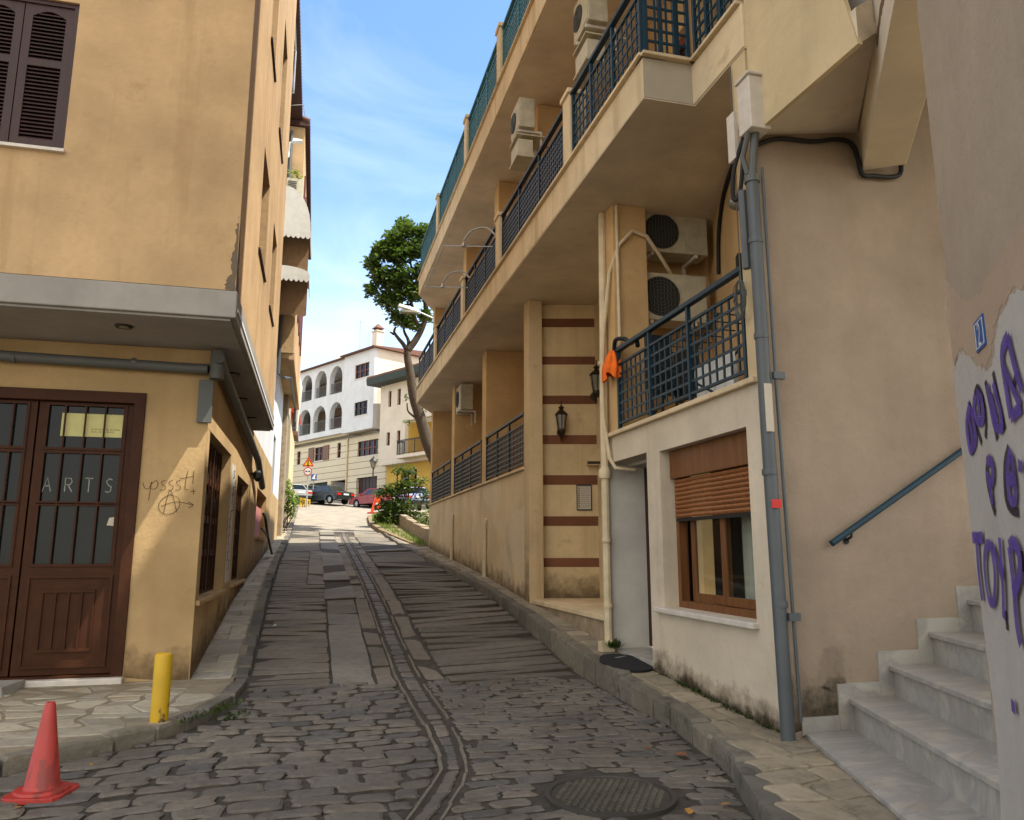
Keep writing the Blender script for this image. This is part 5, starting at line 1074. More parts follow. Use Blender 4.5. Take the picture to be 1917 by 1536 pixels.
# fallen leaves and litter
def leaf_at(x, y, z, s, mat, label, rz=None):
    m = MB(); rz = random.uniform(0, 6.28) if rz is None else rz; u = Vector((math.cos(rz), math.sin(rz), .05)); v = Vector((-math.sin(rz), math.cos(rz), .1)); c = Vector((x, y, z)); k = []
    for t, w in ((-1, 0), (-.55, .42), (0, .55), (.5, .36), (1, 0)): k.append((c + u * s * t + v * s * w + Vector((0, 0, s * .35 * abs(w))), c + u * s * t + Vector((0, 0, .002)), c + u * s * t - v * s * w + Vector((0, 0, s * .25 * abs(w)))))
    vs = [q for r_ in k for q in r_]; m.add(vs, [f for i in range(4) for f in ((i * 3, i * 3 + 1, i * 3 + 4, i * 3 + 3), (i * 3 + 1, i * 3 + 2, i * 3 + 5, i * 3 + 4))]); m.build('fallen_leaf', mat, None, label, 'leaf', 'fallen leaves', smooth=True)
M['leafdry'] = plain('dry_leaf', (176, 128, 54), .8, 0, .3, 30); M['leafbrown'] = plain('brown_leaf', (122, 74, 44), .85, 0, .3, 30)
for (px_, py_, z, s, mt, lb) in ((30, 1517, .03, .07, 'leafdry', 'curled yellow-brown leaf on the road just below the red cone'), (170, 1433, .05, .03, 'leafdry', 'tiny yellow leaf on the road against the left kerb, right of the cone'), (140, 1292, .17, .03, 'leafdry', 'tiny yellow leaf on the left pavement below the shop doorstep'), (1290, 1521, .03, .05, 'leafdry', 'yellow leaf on the road right of the manhole cover'), (1360, 1508, .03, .045, 'leafdry', 'yellow leaf against the right kerb at the bottom of the photo'), (1275, 1415, .04, .06, 'leafbrown', 'brown crumpled leaf on the setts above the manhole cover'), (1215, 1402, .04, .035, 'leafbrown', 'small brown leaf on the setts left of the crumpled brown leaf')):
    q = onz(px_, py_, z); leaf_at(q.x, q.y, z + .006, s, mt, lb)
q = onz(388, 1175, .5); 
m = MB(); y_ = 12.45; m.add([(-.55, y_, gz(y_) + .04), (-.49, y_ + .02, gz(y_) + .045), (-.5, y_ + .09, gz(y_) + .06), (-.56, y_ + .06, gz(y_) + .03)], [(0, 1, 2, 3)]); m.build('paper_scrap', 'signwhite', None, 'small white scrap of paper on the lane beside the left kerb', 'litter')
# weeds rooted along the kerb and wall foot
def weeds(pts, n, h, name, label, mat='leaf2', spread=.05):
    m = MB()
    for _ in range(n):
        p = random.choice(pts); c = Vector((p[0] + random.gauss(0, spread), p[1] + random.gauss(0, spread), p[2])); a = random.uniform(0, 6.28); L = h * random.uniform(.4, 1); w = L * .16; u = Vector((math.cos(a) * .7, math.sin(a) * .7, random.uniform(.3, 1.0))).normalized() * L; v = Vector((-math.sin(a), math.cos(a), 0)) * w
        m.add([c, c + u * .5 + v, c + u, c + u * .5 - v], [(0, 1, 2, 3)])
    m.build(name, mat, None, label, 'weeds', kind='stuff')
wl = []
for i in range(9): x, y = -1.02 + .045 * i, 7.55 + .085 * i; wl.append((x, y, pl(y) - .03)); wl.append((-.72 + .02 * i, 7.85 + .03 * i, gz(8)))
weeds(wl, 160, .09, 'kerb_weeds', 'small green weeds growing from the curved left kerb near the bollard')
weeds([(3.62, 9.18, .42), (3.6, 9.1, .42)], 60, .16, 'wall_weeds', 'dark weeds at the foot of the cream conduits beside the doormat', spread=.03)
wl = [(3.63, 5.75 + i * .13, prr(5.75 + i * .13)) for i in range(14)]
weeds(wl, 240, .06, 'moss_line', 'low moss and weeds along the foot of the off-white shop wall', 'leaf2', .025)
# bent black iron bar leaning on the niche
m = MB(); sx = -1.16
m.tube(smooth_pts3([(sx, 18.7, 2.42), (sx + .02, 19.2, 2.34), (sx + .05, 19.5, 2.1), (sx + .05, 20.2, 1.95), (sx + .07, 21.0, 1.7), (sx + .10, 21.6, 1.50)]), .03, 8); m.tube(smooth_pts3([(sx, 18.5, 2.08), (sx + .03, 19.3, 2.0), (sx + .06, 20.2, 1.9)]), .022, 6)
m.build('iron_bar', 'black', None, 'bent black iron bar leaning below the pink board on the left wall', 'bar')
# ------------------------------------------------------------------ houses closing the view
UA = R(-30); uW = Vector((math.sin(UA), math.cos(UA))); nW = Vector((-uW.y, uW.x)) if Vector((-uW.y, uW.x)).dot(Vector((-4.8, -60))) > 0 else Vector((uW.y, -uW.x))
OW = Vector((4.82, 60.0)); fW = Fr(OW, uW, nW)
def A(x, y, d=0): return fW.px(x, y, d)
WH = empty('white_house', (2, 66, 5.5), 'large white house with two rows of arched loggias over a beige lined ground floor', 'house')
def far_window(parent, f, a0, a1, z0, z1, d, mat='redwood', panes=2, rows=2, gl='glass', name='window', sill=True):
    m = MB(); hs = []; fwid = .09
    for i in range(panes):
        for j in range(rows): hs.append(rect(a0 + (a1 - a0) * i / panes + fwid * .8, a0 + (a1 - a0) * (i + 1) / panes - fwid * .8, z0 + (z1 - z0) * j / rows + fwid * .5, z0 + (z1 - z0) * (j + 1) / rows - fwid * .5))
    m.plate(f, rect(a0, a1, z0, z1), hs, d + .03, d - .08); w = m.build(name, mat, parent); m = MB(); m.fbox(f, a0 + .04, a1 - .04, z0 + .04, z1 - .04, d - .03, d - .05); m.build('pane', gl, w)
    if sill: m = MB(); m.fbox(f, a0 - .1, a1 + .1, z0 - .12, z0 - .005, d - .05, d + .14); m.build('sill', 'sill', w)
    return w
# lower beige floor
zG, zS = 4.4, 10.7
aR = 1.35; aL = 17.0
lw = []
def wr(x0, y0, x1, y1, d=0):
    p, q = A(x0, y0, d), A(x1, y1, d); return (min(p[0], q[0]), max(p[0], q[0]), min(p[1], q[1]), max(p[1], q[1]))
lowW = [(669, 856, 708, 821), (630.5, 858, 638.5, 829), (588, 864, 606, 836), (555, 871, 563, 845)]
g1 = wr(666, 931, 706, 891); g2 = wr(619, 914, 647, 898); g3 = wr(578, 921, 613, 902)
holes = [wr(*w) for w in lowW]
z0w = [h[2] for h in holes]; 
mb = MB(); mb.plate(fW, rect(-.6, aL, zG, zS), [rect(*h) for h in holes] + [rect(g1[0], g1[1], zG + .9, g1[3]), rect(g2[0], g2[1], zG + .9, g2[3]), rect(g3[0], g3[1], zG + .9, g3[3])], 0, -.35); mb.build('ground_wall', M['rust'], WH)
for h, pn in zip(holes, (4, 1, 2, 1)): far_window(WH, fW, *h, -.12, 'redwood' if pn > 1 else 'brown', pn, 2)
h = holes[2]
for a in (h[0] - .95, h[1] + .05): m = MB(); m.fbox(fW, a, a + .9, h[2] - .05, h[3] + .05, .01, .07); m.build('shutter', 'brown', WH)
for g, mt in ((g1, 'brown_dark'), (g3, 'greenwood')):
    m = MB(); m.fbox(fW, g[0], g[1], zG + .8, g[3], -.25, -.3); d_ = m.build('garage_door', mt, WH); m = MB()
    for i in range(1, 6): a = g[0] + (g[1] - g[0]) * i / 6; m.fbox(fW, a - .025, a + .025, zG + .8, g[3], -.245, -.22)
    m.build('door_batten', mt, d_)
m = MB(); m.fbox(fW, g2[0], g2[1], zG + .8, g2[3], -1.6, -1.7); m.fbox(fW, g2[1], g2[1] + .1, zG + .8, g2[3], -.35, -1.7); m.build('passage_wall', 'white', WH)
m = MB(); m.fbox(fW, g2[0], g2[0] + .5, zG + .8, g2[3] - .05, -1.4, -1.5); m.build('passage_dark_panel', 'dark', WH)  # flat dark panel at the right of the passage
m = MB(); m.fbox(fW, .8, aL, zG + .4, zS - .1, -1.75, -1.9); m.build('interior_core', 'dark', WH)
m = MB(); q = A(646, 880); m.tube([fW.p(q[0] - .35, zS, .08), fW.p(q[0] - .35, zG + .5, .08)], .07, 8); m.build('downpipe', 'whitepipe', WH)
# white arcade storeys
dA, dB = .35, .75
bay0, bay1 = A(700, 720, dB)[0], A(643.5, 720, dB)[0]
zb = sum(A(x, y, dA)[1] for x, y in ((548, 831), (622, 812))) / 2; zt1 = A(622, 680, dA)[1]
arches = []
rowdef = [((572, 585), (590, 612), (617.5, 641)), ((559, 582), (586.5, 610), (616.6, 640))]
def arch_loop(a0, a1, zb_, zt_):
    r = (a1 - a0) / 2; c = (a0 + a1) / 2; hgt = min(r * 1.15, (zt_ - zb_) * .5); return [(a0, zb_), (a1, zb_), (a1, zt_ - hgt)] + [(c + r * math.cos(t * math.pi / 10), zt_ - hgt + hgt * math.sin(t * math.pi / 10)) for t in range(1, 10)] + [(a0, zt_ - hgt)]
zr_ = []
for (xs_, yb_, yt_, ref) in ((rowdef[0], 737, 686, 629), (rowdef[1], 803, 753, 629)):
    z0 = A(ref, yb_, dA)[1]; z1 = A(ref, yt_, dA)[1]; zr_.append((z0, z1))
    for (x0, x1) in xs_:
        ym = (yb_ + yt_) / 2; a1, a0 = A(x0, ym, dA)[0], A(x1, ym, dA)[0]; arches.append((a0, a1, z0, z1))
a0_, a1_ = arches[0][0], arches[0][1]; arches[0] = (a0_, a0_ + (arches[1][1] - arches[1][0]), *arches[0][2:])
ex = []
for k in (0, 3):
    w_ = arches[k][1] - arches[k][0] + .35; ex.append((arches[k][0] + w_ + (0 if k else 0), arches[k][1] + w_, arches[k][2], arches[k][3]))
arches += ex
mb = MB(); mb.plate(fW, rect(bay1, aL, zb, zt1), [arch_loop(*a) for a in arches], dA, dA - .45); mb.build('arcade_wall', 'white', WH)
for a in arches:
    m = MB(); n_ = 16
    m.fbox(fW, a[0], a[1], a[2] + .95, a[2] + 1.0, dA - .2, dA - .16); m.fbox(fW, a[0], a[1], a[2] + .12, a[2] + .16, dA - .2, dA - .16)
    for i in range(n_ + 1): aa = a[0] + (a[1] - a[0]) * i / n_; m.fbox(fW, aa - .012, aa + .012, a[2] + .1, a[2] + .97, dA - .19, dA - .17)
    m.build('loggia_railing', 'dirtpipe', WH)
mids = [(zr_[1][0] - .02, 'floor'), (zr_[0][0] - .02, 'floor'), (zt1 - .1, 'ceiling')]
for z, nm in mids: m = MB(); m.fbox(fW, bay1 + .02, aL - .05, z - .2, z, dA - .46, -2.9); m.build('loggia_' + nm, 'white', WH)
m = MB(); m.fbox(fW, aL - .3, aL, zb, zt1, dA - .46, -2.89); m.build('loggia_side_wall', 'white', WH)
m = MB(); m.fbox(fW, bay1, aL, zb, zt1, -2.9, -3.1); m.build('loggia_back_wall', 'beige', WH)  # darker stucco puts the loggia's shade into the wall colour
for i, a in enumerate(arches[:6]):
    if True: m = MB(); m.fbox(fW, a[0] + .1, a[0] + .1 + (a[1] - a[0]) * .55, a[2], a[2] + 2.1, -2.82, -2.89); m.build('loggia_door', 'redwood', WH)
# bay on the right
wU = wr(664, 711, 691.5, 677, dB); wL = wr(662.5, 780, 688, 749, dB)
zbB = A(672, 806, dB)[1]; ztB = A(700, 652, dB)[1]
mb = MB(); mb.plate(fW, rect(bay0, bay1, zbB, ztB), [rect(*wU), rect(*wL)], dB, dB - .35); mb.build('bay_wall', 'white', WH)
mb = MB(); mb.fbox(fW, bay0, bay0 + .3, zbB, ztB, dB - .36, -9); mb.build('side_wall', 'offw', WH)
mb = MB(); mb.fbox(fW, bay1 - .3, bay1 - .01, zbB, ztB, dB - .36, -2); mb.fbox(fW, bay0 + .01, aL, min(zb, zbB) - .02, min(zb, zbB) + .2, -.0, dA - .47); mb.fbox(fW, bay0 + .31, bay1 - .31, zbB + .01, zbB + .2, dB - .36, -.1); mb.build('bay_underside', 'rust', WH)
far_window(WH, fW, *wU, dB - .12, 'redwood', 3, 2); far_window(WH, fW, *wL, dB - .12, 'brown_dark', 3, 2)
mb = MB(); mb.fbox(fW, bay0 + .4, bay1 - .4, zbB + .3, ztB - .2, dB - .6, dB - .7); mb.build('interior_core', 'dark', WH)
mb = MB(); mb.hexa([fW.p(bay0 - .35, ztB, dB + .35), fW.p(bay1 + .2, ztB, dB + .35), fW.p(bay1 + .2, ztB, -9), fW.p(bay0 - .35, ztB, -9)], [fW.p(bay0 - .35, ztB + .09, dB + .38), fW.p(bay1 + .2, ztB + .09, dB + .38), fW.p(bay1 + .2, ztB + .9, -9), fW.p(bay0 - .35, ztB + .9, -9)]); mb.build('roof', 'tile', WH)
mb = MB(); mb.hexa([fW.p(bay1 + .21, zt1, dA + .3), fW.p(aL + .2, zt1, dA + .3), fW.p(aL + .2, zt1, -9), fW.p(bay1 + .21, zt1, -9)], [fW.p(bay1 + .21, zt1 + .08, dA + .33), fW.p(aL + .2, zt1 + .08, dA + .33), fW.p(aL + .2, zt1 + .8, -9), fW.p(bay1 + .21, zt1 + .8, -9)]); mb.build('roof', 'tile', WH)
q = A(708, 645, -2.0); mb = MB(); mb.fbox(fW, q[0] - .35, q[0] + .35, q[1] - .4, q[1] + 1.05, -1.6, -2.3); mb.fbox(fW, q[0] - .42, q[0] + .42, q[1] + 1.05, q[1] + 1.13, -1.53, -2.37); ch = mb.build('chimney', 'offw', WH)
mb = MB(); mb.fbox(fW, q[0] - .25, q[0] + .25, q[1] + 1.13, q[1] + 1.35, -1.7, -2.2); c = fW.p(q[0], q[1] + 1.35, -1.95); mb.hexa([fW.p(q[0] - .42, q[1] + 1.35, -1.53), fW.p(q[0] + .42, q[1] + 1.35, -1.53), fW.p(q[0] + .42, q[1] + 1.35, -2.37), fW.p(q[0] - .42, q[1] + 1.35, -2.37)], [c + Vector((x, y, .45)) for x, y in ((-.03, -.03), (.03, -.03), (.03, .03), (-.03, .03))]); mb.build('chimney_cap', 'tile', ch)
q = A(673, 660, -1.5); AN = MB(); c = fW.p(q[0], q[1], -1.5); AN.tube([c - Vector((0, 0, .6)), c + Vector((0, 0, 2.9))], .03, 6); AN.tube([c + Vector((-.35, 0, 2.75)), c + Vector((.35, 0, 2.75))], .018, 5)
for s in (-.25, 0, .25): AN.tube([c + Vector((s, -.25, 2.75)), c + Vector((s, .25, 2.75))], .012, 4)
AN.build('roof_antenna', 'steel', None, 'thin television antenna on the roof of the white house', 'antenna')
q = A(636, 672, -1.2); m = MB(); c = fW.p(q[0], q[1], -1.2); m.hexa([c + Vector(v) for v in ((-.4, -.05, -.5), (.4, -.05, -.5), (.4, .05, -.5), (-.4, .05, -.5))], [c + Vector(v) for v in ((-.4, .35, .45), (.4, .35, .45), (.4, .45, .45), (-.4, .45, .45))]); m.tube([c + Vector((0, .3, -.6)), c + Vector((0, .3, .3))], .03, 6); m.build('solar_panel', 'steel', None, 'pale solar panel on the white house roof above the arches', 'solar panel')
# cream house with yellow ground floor
CH_ = empty('cream_house', (8, 55, 5), 'cream house with a yellow ground floor, dark green eave and a corner balcony', 'house')
dC = 1.0; fC = Fr(OW + nW * dC, uW, nW); C = lambda x, y, d=0: fC.px(x, y, d)
def cr(x0, y0, x1, y1): p, q = C(x0, y0), C(x1, y1); return (min(p[0], q[0]), max(p[0], q[0]), min(p[1], q[1]), max(p[1], q[1]))
cL = C(711, 800)[0]; cR = C(830, 800)[0] - 2; cb = C(757, 800)[0]; zcb = (C(711, 871)[1] + C(755, 862)[1]) / 2; zce = (C(700, 727)[1] + C(770, 711)[1]) / 2
wins = [cr(723, 836, 730, 809), cr(742.5, 831, 749.5, 806), cr(726.5, 764, 733, 732), cr(743.5, 758, 750.5, 727)]
zz = [sum(w[2] for w in wins[:2]) / 2, sum(w[3] for w in wins[:2]) / 2, sum(w[2] for w in wins[2:]) / 2, sum(w[3] for w in wins[2:]) / 2]
wins = [(w[0], w[1], zz[0] if i < 2 else zz[2], zz[1] if i < 2 else zz[3]) for i, w in enumerate(wins)]
lg = (cR + .3, C(758.5, 800)[0], zcb + .35, C(775, 785)[1])
mb = MB(); mb.plate(fC, rect(cR, cL, zcb, zce), [rect(*w) for w in wins] + [rect(*lg)], 0, -.3); mb.build('upper_wall', 'offw', CH_)
for w in wins: far_window(CH_, fC, *w, -.16, 'redwood', 1, 2)
mb = MB(); mb.fbox(fC, cL - .3, cL, zcb, zce, -.31, -8); mb.build('side_wall', 'offw', CH_)
mb = MB(); mb.fbox(fC, lg[0], lg[1], lg[2] - .3, lg[3], -1.6, -1.8); mb.fbox(fC, lg[1] + .001, lg[1] + .15, lg[2] - .2, lg[3], -.31, -1.6); mb.build('loggia_wall', 'yellow', CH_)
mb = MB(); mb.fbox(fC, cR - .2, lg[1] + .05, lg[2] - .25, lg[2] - .005, .75, -1.6); mb.build('balcony_slab', 'offw', CH_, bev=.02)
p0 = fC.p(cR - .1, 0, .68); p1 = fC.p(lg[1], 0, .68); p2 = fC.p(lg[1], 0, .02)
lattice('balcony_railing', 'black', (p0.x, p0.y), (p1.x, p1.y), lg[2], lg[2] + 1.05, .12, 0, CH_, t=.015, top=lg[2] + .98); lattice('balcony_railing', 'black', (p1.x, p1.y), (p2.x, p2.y), lg[2], lg[2] + 1.05, .12, 0, CH_, t=.015, top=lg[2] + .98)
mb = MB(); mb.plate(fC, rect(cR, cL - .2, 4.2, zcb), [rect(*cr(737, 925, 749, 878)), rect(*cr(757, 922, 768, 877))], -.6, -.9); mb.build('ground_wall', 'yellow', CH_)
mb = MB(); mb.fbox(fC, cR, cL, zcb - .12, zcb - .001, -.0, -.95); mb.build('floor_band', 'offw', CH_)
mb = MB(); mb.fbox(fC, cR + .2, cL - .4, 4.2, zcb - .3, -1.0, -1.1); mb.build('interior_core', 'dark', CH_)
mb = MB(); mb.hexa([fC.p(cR - 3, zce, 1.0), fC.p(cL + .45, zce, 1.0), fC.p(cL + .45, zce, -8), fC.p(cR - 3, zce, -8)], [fC.p(cR - 3, zce + .5, 1.05), fC.p(cL + .5, zce + .5, 1.05), fC.p(cL + .5, zce + 1.6, -8), fC.p(cR - 3, zce + 1.6, -8)]); mb.build('eave', 'greenwood', CH_)
mb = MB(); mb.hexa([fC.p(cR - 3, zce + .502, 1.0), fC.p(cL + .48, zce + .502, 1.0), fC.p(cL + .48, zce + 1.602, -8), fC.p(cR - 3, zce + 1.602, -8)], [fC.p(cR - 3, zce + .66, 1.0), fC.p(cL + .48, zce + .66, 1.0), fC.p(cL + .48, zce + 1.8, -8), fC.p(cR - 3, zce + 1.8, -8)]); mb.build('roof', 'tile', CH_)
mb = MB(); q = C(703, 860, -1.2); 
# red-awninged shop far up on the left
RS = empty('far_left_shop', (-2, 52, 4), 'small far shop on the left with a red awning, just beyond the bay house', 'shop'); 
mb = MB(); mb.box((-6, 46, 3.5), (-1.62, 49, 11.8)); mb.build('wall', 'offw', RS)
mb = MB(); mb.hexa([(-1.62, 46, 9.6), (-1.15, 46, 9.2), (-1.15, 49, 9.2), (-1.62, 49, 9.6)], [(-1.62, 46, 9.9), (-1.1, 46, 9.4), (-1.1, 49, 9.4), (-1.62, 49, 9.9)]); mb.build('red_awning', 'signred', RS)
mb = MB(); mb.box((-1.6, 46.1, 8.2), (-1.2, 48.9, 8.45)); mb.build('balcony', 'tile', RS)
mb = MB(); mb.tube([(-1.25, 45.9, 8.4), (-1.2, 45.9, 11.0), (-1.45, 45.9, 12.4)], [.05, .16, .03], 8); mb.build('furled_parasol', 'awning', RS)

# ------------------------------------------------------------------ vehicles
def car(loc, rz, paint, label, k=.9, hatch=False):
    r = empty('parked_car', loc, label, 'car', 'cars parked at the top of the lane', rz); Mx = Matrix.Translation(loc) @ Matrix.Rotation(rz, 4, 'Z') @ Matrix.Scale(k, 4); T = lambda x, y, z: tuple(Mx @ Vector((x, y, z)))
    L = 2.0 if hatch else 2.2; wb = 1.25; wr_ = .31; H = .85
    # lower body: side profile with wheel arches, lofted across the width with tumblehome
    def archp(cx): return [(cx + .37 * math.cos(t), .28 + .37 * math.sin(t)) for t in [math.pi * i / 8 for i in range(9)]]
    bottom = [(L - .02, .28)] + [p for p in archp(wb)] + [p for p in archp(-wb - .05)] + [(-L + .02, .30)]
    prof_top = [(-L, .52), (-L + .03, .80), (-L + .25, .90), (-1.0, .93), (.0, .92), (.85, .90), (1.55, .80), (L - .08, .66), (L, .48)]
    loop = bottom + prof_top
    m = MB(); n = len(loop); rows = []
    for y, inset, sc in ((-.83, .06, .97), (-.86, 0, 1), (0, 0, 1.0), (.86, 0, 1), (.83, .06, .97)):
        rows.append([T(x * sc, y, z + (.02 if y == 0 and z > .6 else 0)) for x, z in loop])
    vs = [v for w in rows for v in w]; fs = [(i * n + j, i * n + (j + 1) % n, (i + 1) * n + (j + 1) % n, (i + 1) * n + j) for i in range(4) for j in range(n)]
    tri = tessellate_polygon([[Vector((x, z, 0)) for x, z in loop]]); fs += [tuple(t) for t in tri] + [tuple(4 * n + i for i in reversed(t)) for t in tri]
    m.add(vs, fs); body = m.build('body', paint, r, auto=True)
    b0, b1, t0, t1 = (-1.85 if hatch else -1.55), 1.0, (-1.45 if hatch else -.95), .28
    zb_, zt_ = .89, 1.38; wb_, wt_ = .79, .60
    Bq = [(b0, -wb_, zb_), (b1, -wb_, zb_), (b1, wb_, zb_), (b0, wb_, zb_)]; Tq = [(t0, -wt_, zt_), (t1, -wt_, zt_), (t1, wt_, zt_), (t0, wt_, zt_)]
    m = MB(); m.hexa([T(*p) for p in Bq], [T(*p) for p in Tq]); m.build('cabin', paint, r, bev=.04)
    def panel(name, i, j, u0, u1, v0, v1, off):
        a, b, c, d = [Vector(p) for p in (Bq[i], Bq[j], Tq[j], Tq[i])]; P = lambda u, v: (a.lerp(b, u)).lerp(d.lerp(c, u), v); nn = (b - a).cross(d - a).normalized(); q = [P(u0, v0), P(u1, v0), P(u1, v1), P(u0, v1)]; mm = MB(); mm.hexa([T(*(p + nn * .002)) for p in q], [T(*(p + nn * off)) for p in q]); mm.build(name, 'glass' if 'rear' in name else 'glass_sky', r)
    for i, j in ((0, 1), (2, 3)):
        e = ((.12, .47), (.51, .90))
        for u0, u1 in e: panel('side_window', i, j, u0, u1, .12, .86, .008)
    panel('windscreen', 1, 2, .06, .94, .08, .9, .008); panel('rear_window', 3, 0, .06, .94, .10, .9, .008)
    for x in (wb, -wb - .05):
        for s in (-1, 1):
            ax = (Mx.to_3x3() @ Vector((0, s, 0))).normalized(); m = MB(); m.lathe(T(x, s * .66, .30), [(.30 * k, 0), (.315 * k, .03), (.315 * k, .16 * k), (.29 * k, .19 * k), (.2 * k, .19 * k), (.2 * k, .1 * k)], 20, ax); w = m.build('wheel', 'rubber', r, auto=True); m = MB(); m.lathe(T(x, s * .80, .30), [(.19 * k, 0), (.195 * k, .015), (.07 * k, .03)], 10, ax); m.build('rim', 'alloy', w)
    for s in (-1, 1):
        q = lambda nm, mt, x0, x1, y0, y1, z0, z1: (lambda mm: (mm.hexa([T(x0, y0, z0), T(x1, y0, z0), T(x1, y1, z0), T(x0, y1, z0)], [T(x0, y0, z1), T(x1, y0, z1), T(x1, y1, z1), T(x0, y1, z1)]), mm.build(nm, mt, r, bev=.01)))(MB())
        q('tail_light', 'tail', -L - .012, -L + .12, s * .52, s * .845, .60, .76); q('headlight', 'headl', L - .2, L - .01, s * .5, s * .82, .56, .70); q('wing_mirror', paint, .72, .84, s * .82, s * .98, .88, 1.0)
        q('door_line', 'black', -.02, -.005, s * .861, s * .866, .38, .88)
    q('number_plate', 'signwhite', -L - .02, -L - .005, -.26, .26, .62, .73); q('bumper', 'black', -L - .05, -L + .1, -.84, .84, .30, .47); q('bumper', paint, L - .1, L + .05, -.84, .84, .30, .47)
    return r
def gnd(x, y):
    r = ray(x, y); t = 1.0
    while t < 200:
        p = EYE + r * t
        if p.z <= gz(p.y) + .012: return p
        t += .02
    return EYE + r * 60
g_ = gnd(628, 948); car((g_.x - .65, g_.y + 1.6, gz(g_.y + 1.6) + .01), R(90 + 42), 'car_green', 'dark green saloon car parked across the end of the lane in front of the garages')
g_ = gnd(690, 953); car((g_.x + .55, g_.y + 1.0, gz(g_.y + 1.0) + .01), R(90 + 38), 'car_red', 'dark red hatchback parked right of the green saloon', hatch=True)
g_ = gnd(562, 950); car((g_.x - .75, g_.y + 4.5, gz(g_.y + 4.5)), R(90 + 22), 'car_silver', 'silver grey car partly hidden behind the left houses and the plant')
car((5.5, 45.2, gz(45.2) + .35), R(95), 'car_blue', 'pale blue car half hidden behind the shrub by the apartment building')
DU = empty('dumpster', (0, 59, 5), 'dark green wheeled rubbish container behind the green saloon', 'container'); q = gnd(598, 948); c = Vector((q.x - .75, q.y + 5.0, 0)); c.z = gz(c.y); f_ = Fr((c.x, c.y), uW, nW)
m = MB(); m.hexa([f_.p(-.6, c.z + .2, .45), f_.p(.6, c.z + .2, .45), f_.p(.6, c.z + .2, -.45), f_.p(-.6, c.z + .2, -.45)], [f_.p(-.7, c.z + 1.1, .55), f_.p(.7, c.z + 1.1, .55), f_.p(.7, c.z + 1.1, -.55), f_.p(-.7, c.z + 1.1, -.55)]); m.build('bin_body', 'greenwood', DU, bev=.03)
m = MB(); m.fbox(f_, -.74, .74, c.z + 1.11, c.z + 1.22, .58, -.58); m.build('lid', 'greenwood', DU, bev=.03)
for s in (-.5, .5): m = MB(); m.lathe(f_.p(s, c.z + .1, .35), [(.1, 0), (.1, .06)], 12, tuple(uW) + (0,)); m.build('wheel', 'rubber', DU)
# road signs on one pole
q = gnd(574, 948); SP = Vector((q.x, q.y - 1.0, 0)); SP.z = gz(SP.y); sf = Fr((SP.x, SP.y), (RT.x, RT.y), (-RT.y * -1 * 0 - FW.x, -FW.y))
RS2 = empty('road_sign', SP, 'red-bordered triangle sign above a round no-overtaking sign on one pole by the lane end', 'road sign')
sz = lambda y: sf.px(574, y)[1]
m = MB(); m.tube([SP, (SP.x, SP.y, sz(858))], .045, 8); m.build('pole', 'steel', RS2)
za, zb2 = sz(856), sz(874); tw = abs(sf.px(583.5, 870)[0] - sf.px(562, 870)[0]) / 2; a_c = 0
tri_ = lambda s, e: [(-tw * s, zb2 + e), (tw * s, zb2 + e), (0, za - e * 1.9)]
m = MB(); m.fquad(sf, tri_(1, 0), .06, .08); m.build('warning_triangle', 'signred', RS2); tr_ = MB(); tr_.fquad(sf, tri_(.66, (za - zb2) * .13), .081, .086); tr_.build('triangle_face', 'signyellow', RS2)
m = MB(); cz_ = zb2 + (za - zb2) * .36
for k_, z_ in enumerate((cz_ + .13, cz_, cz_ - .13)): m.lathe(sf.p(0, z_, .087), [(.055, 0), (.055, .004)], 12, tuple(sf.n))
m.build('traffic_lights_symbol', 'black', RS2)
rc = sz(883); rr = abs(sz(875) - sz(891)) / 2
m = MB(); m.lathe(sf.p(0, rc, .06), [(rr, 0), (rr, .02)], 28, tuple(sf.n)); m.build('round_plate', 'signred', RS2); m = MB(); m.lathe(sf.p(0, rc, .081), [(rr * .78, 0), (rr * .78, .004)], 28, tuple(sf.n)); m.build('round_face', 'signwhite', RS2)
m = MB(); 
for s, w_ in ((-1, .5), (1, .42)): m.fquad(sf, [(s * rr * .36 - rr * .2, rc - rr * .16), (s * rr * .36 + rr * .2, rc - rr * .16), (s * rr * .36 + rr * .2, rc + rr * .02), (s * rr * .36 + rr * .1, rc + rr * .16), (s * rr * .36 - rr * .1, rc + rr * .16), (s * rr * .36 - rr * .2, rc + rr * .02)], .086, .088)
m.fbox(sf, -rr * .2, rr * .2, rc - rr * .05, rc + rr * .03, .086, .088); m.build('cars_symbol', 'black', RS2)
q = gnd(580, 950); BP = Vector((q.x + .15, q.y + 3.5, gz(q.y + 3.5))); bf = Fr((BP.x, BP.y), (RT.x, RT.y), (-FW.x, -FW.y)); zz0 = bf.px(580, 900)[1]; zz1 = bf.px(580, 887)[1]
BS = empty('parking_sign', BP, 'small blue square sign on a thin post, lower right of the round sign', 'road sign'); m = MB(); m.tube([BP, (BP.x, BP.y, zz1)], .04, 6); m.build('pole', 'steel', BS); m = MB(); m.fbox(bf, -.17, .21, zz0, zz1 - .05, .05, .07); m.build('plate', 'signblue', BS); m = MB(); m.fquad(bf, [(-.12, zz0 + .1), (.0, zz0 + .35), (.14, zz0 + .45), (.1, zz0 + .2), (.16, zz0 + .08)], .071, .074); m.build('symbol', 'signwhite', BS)
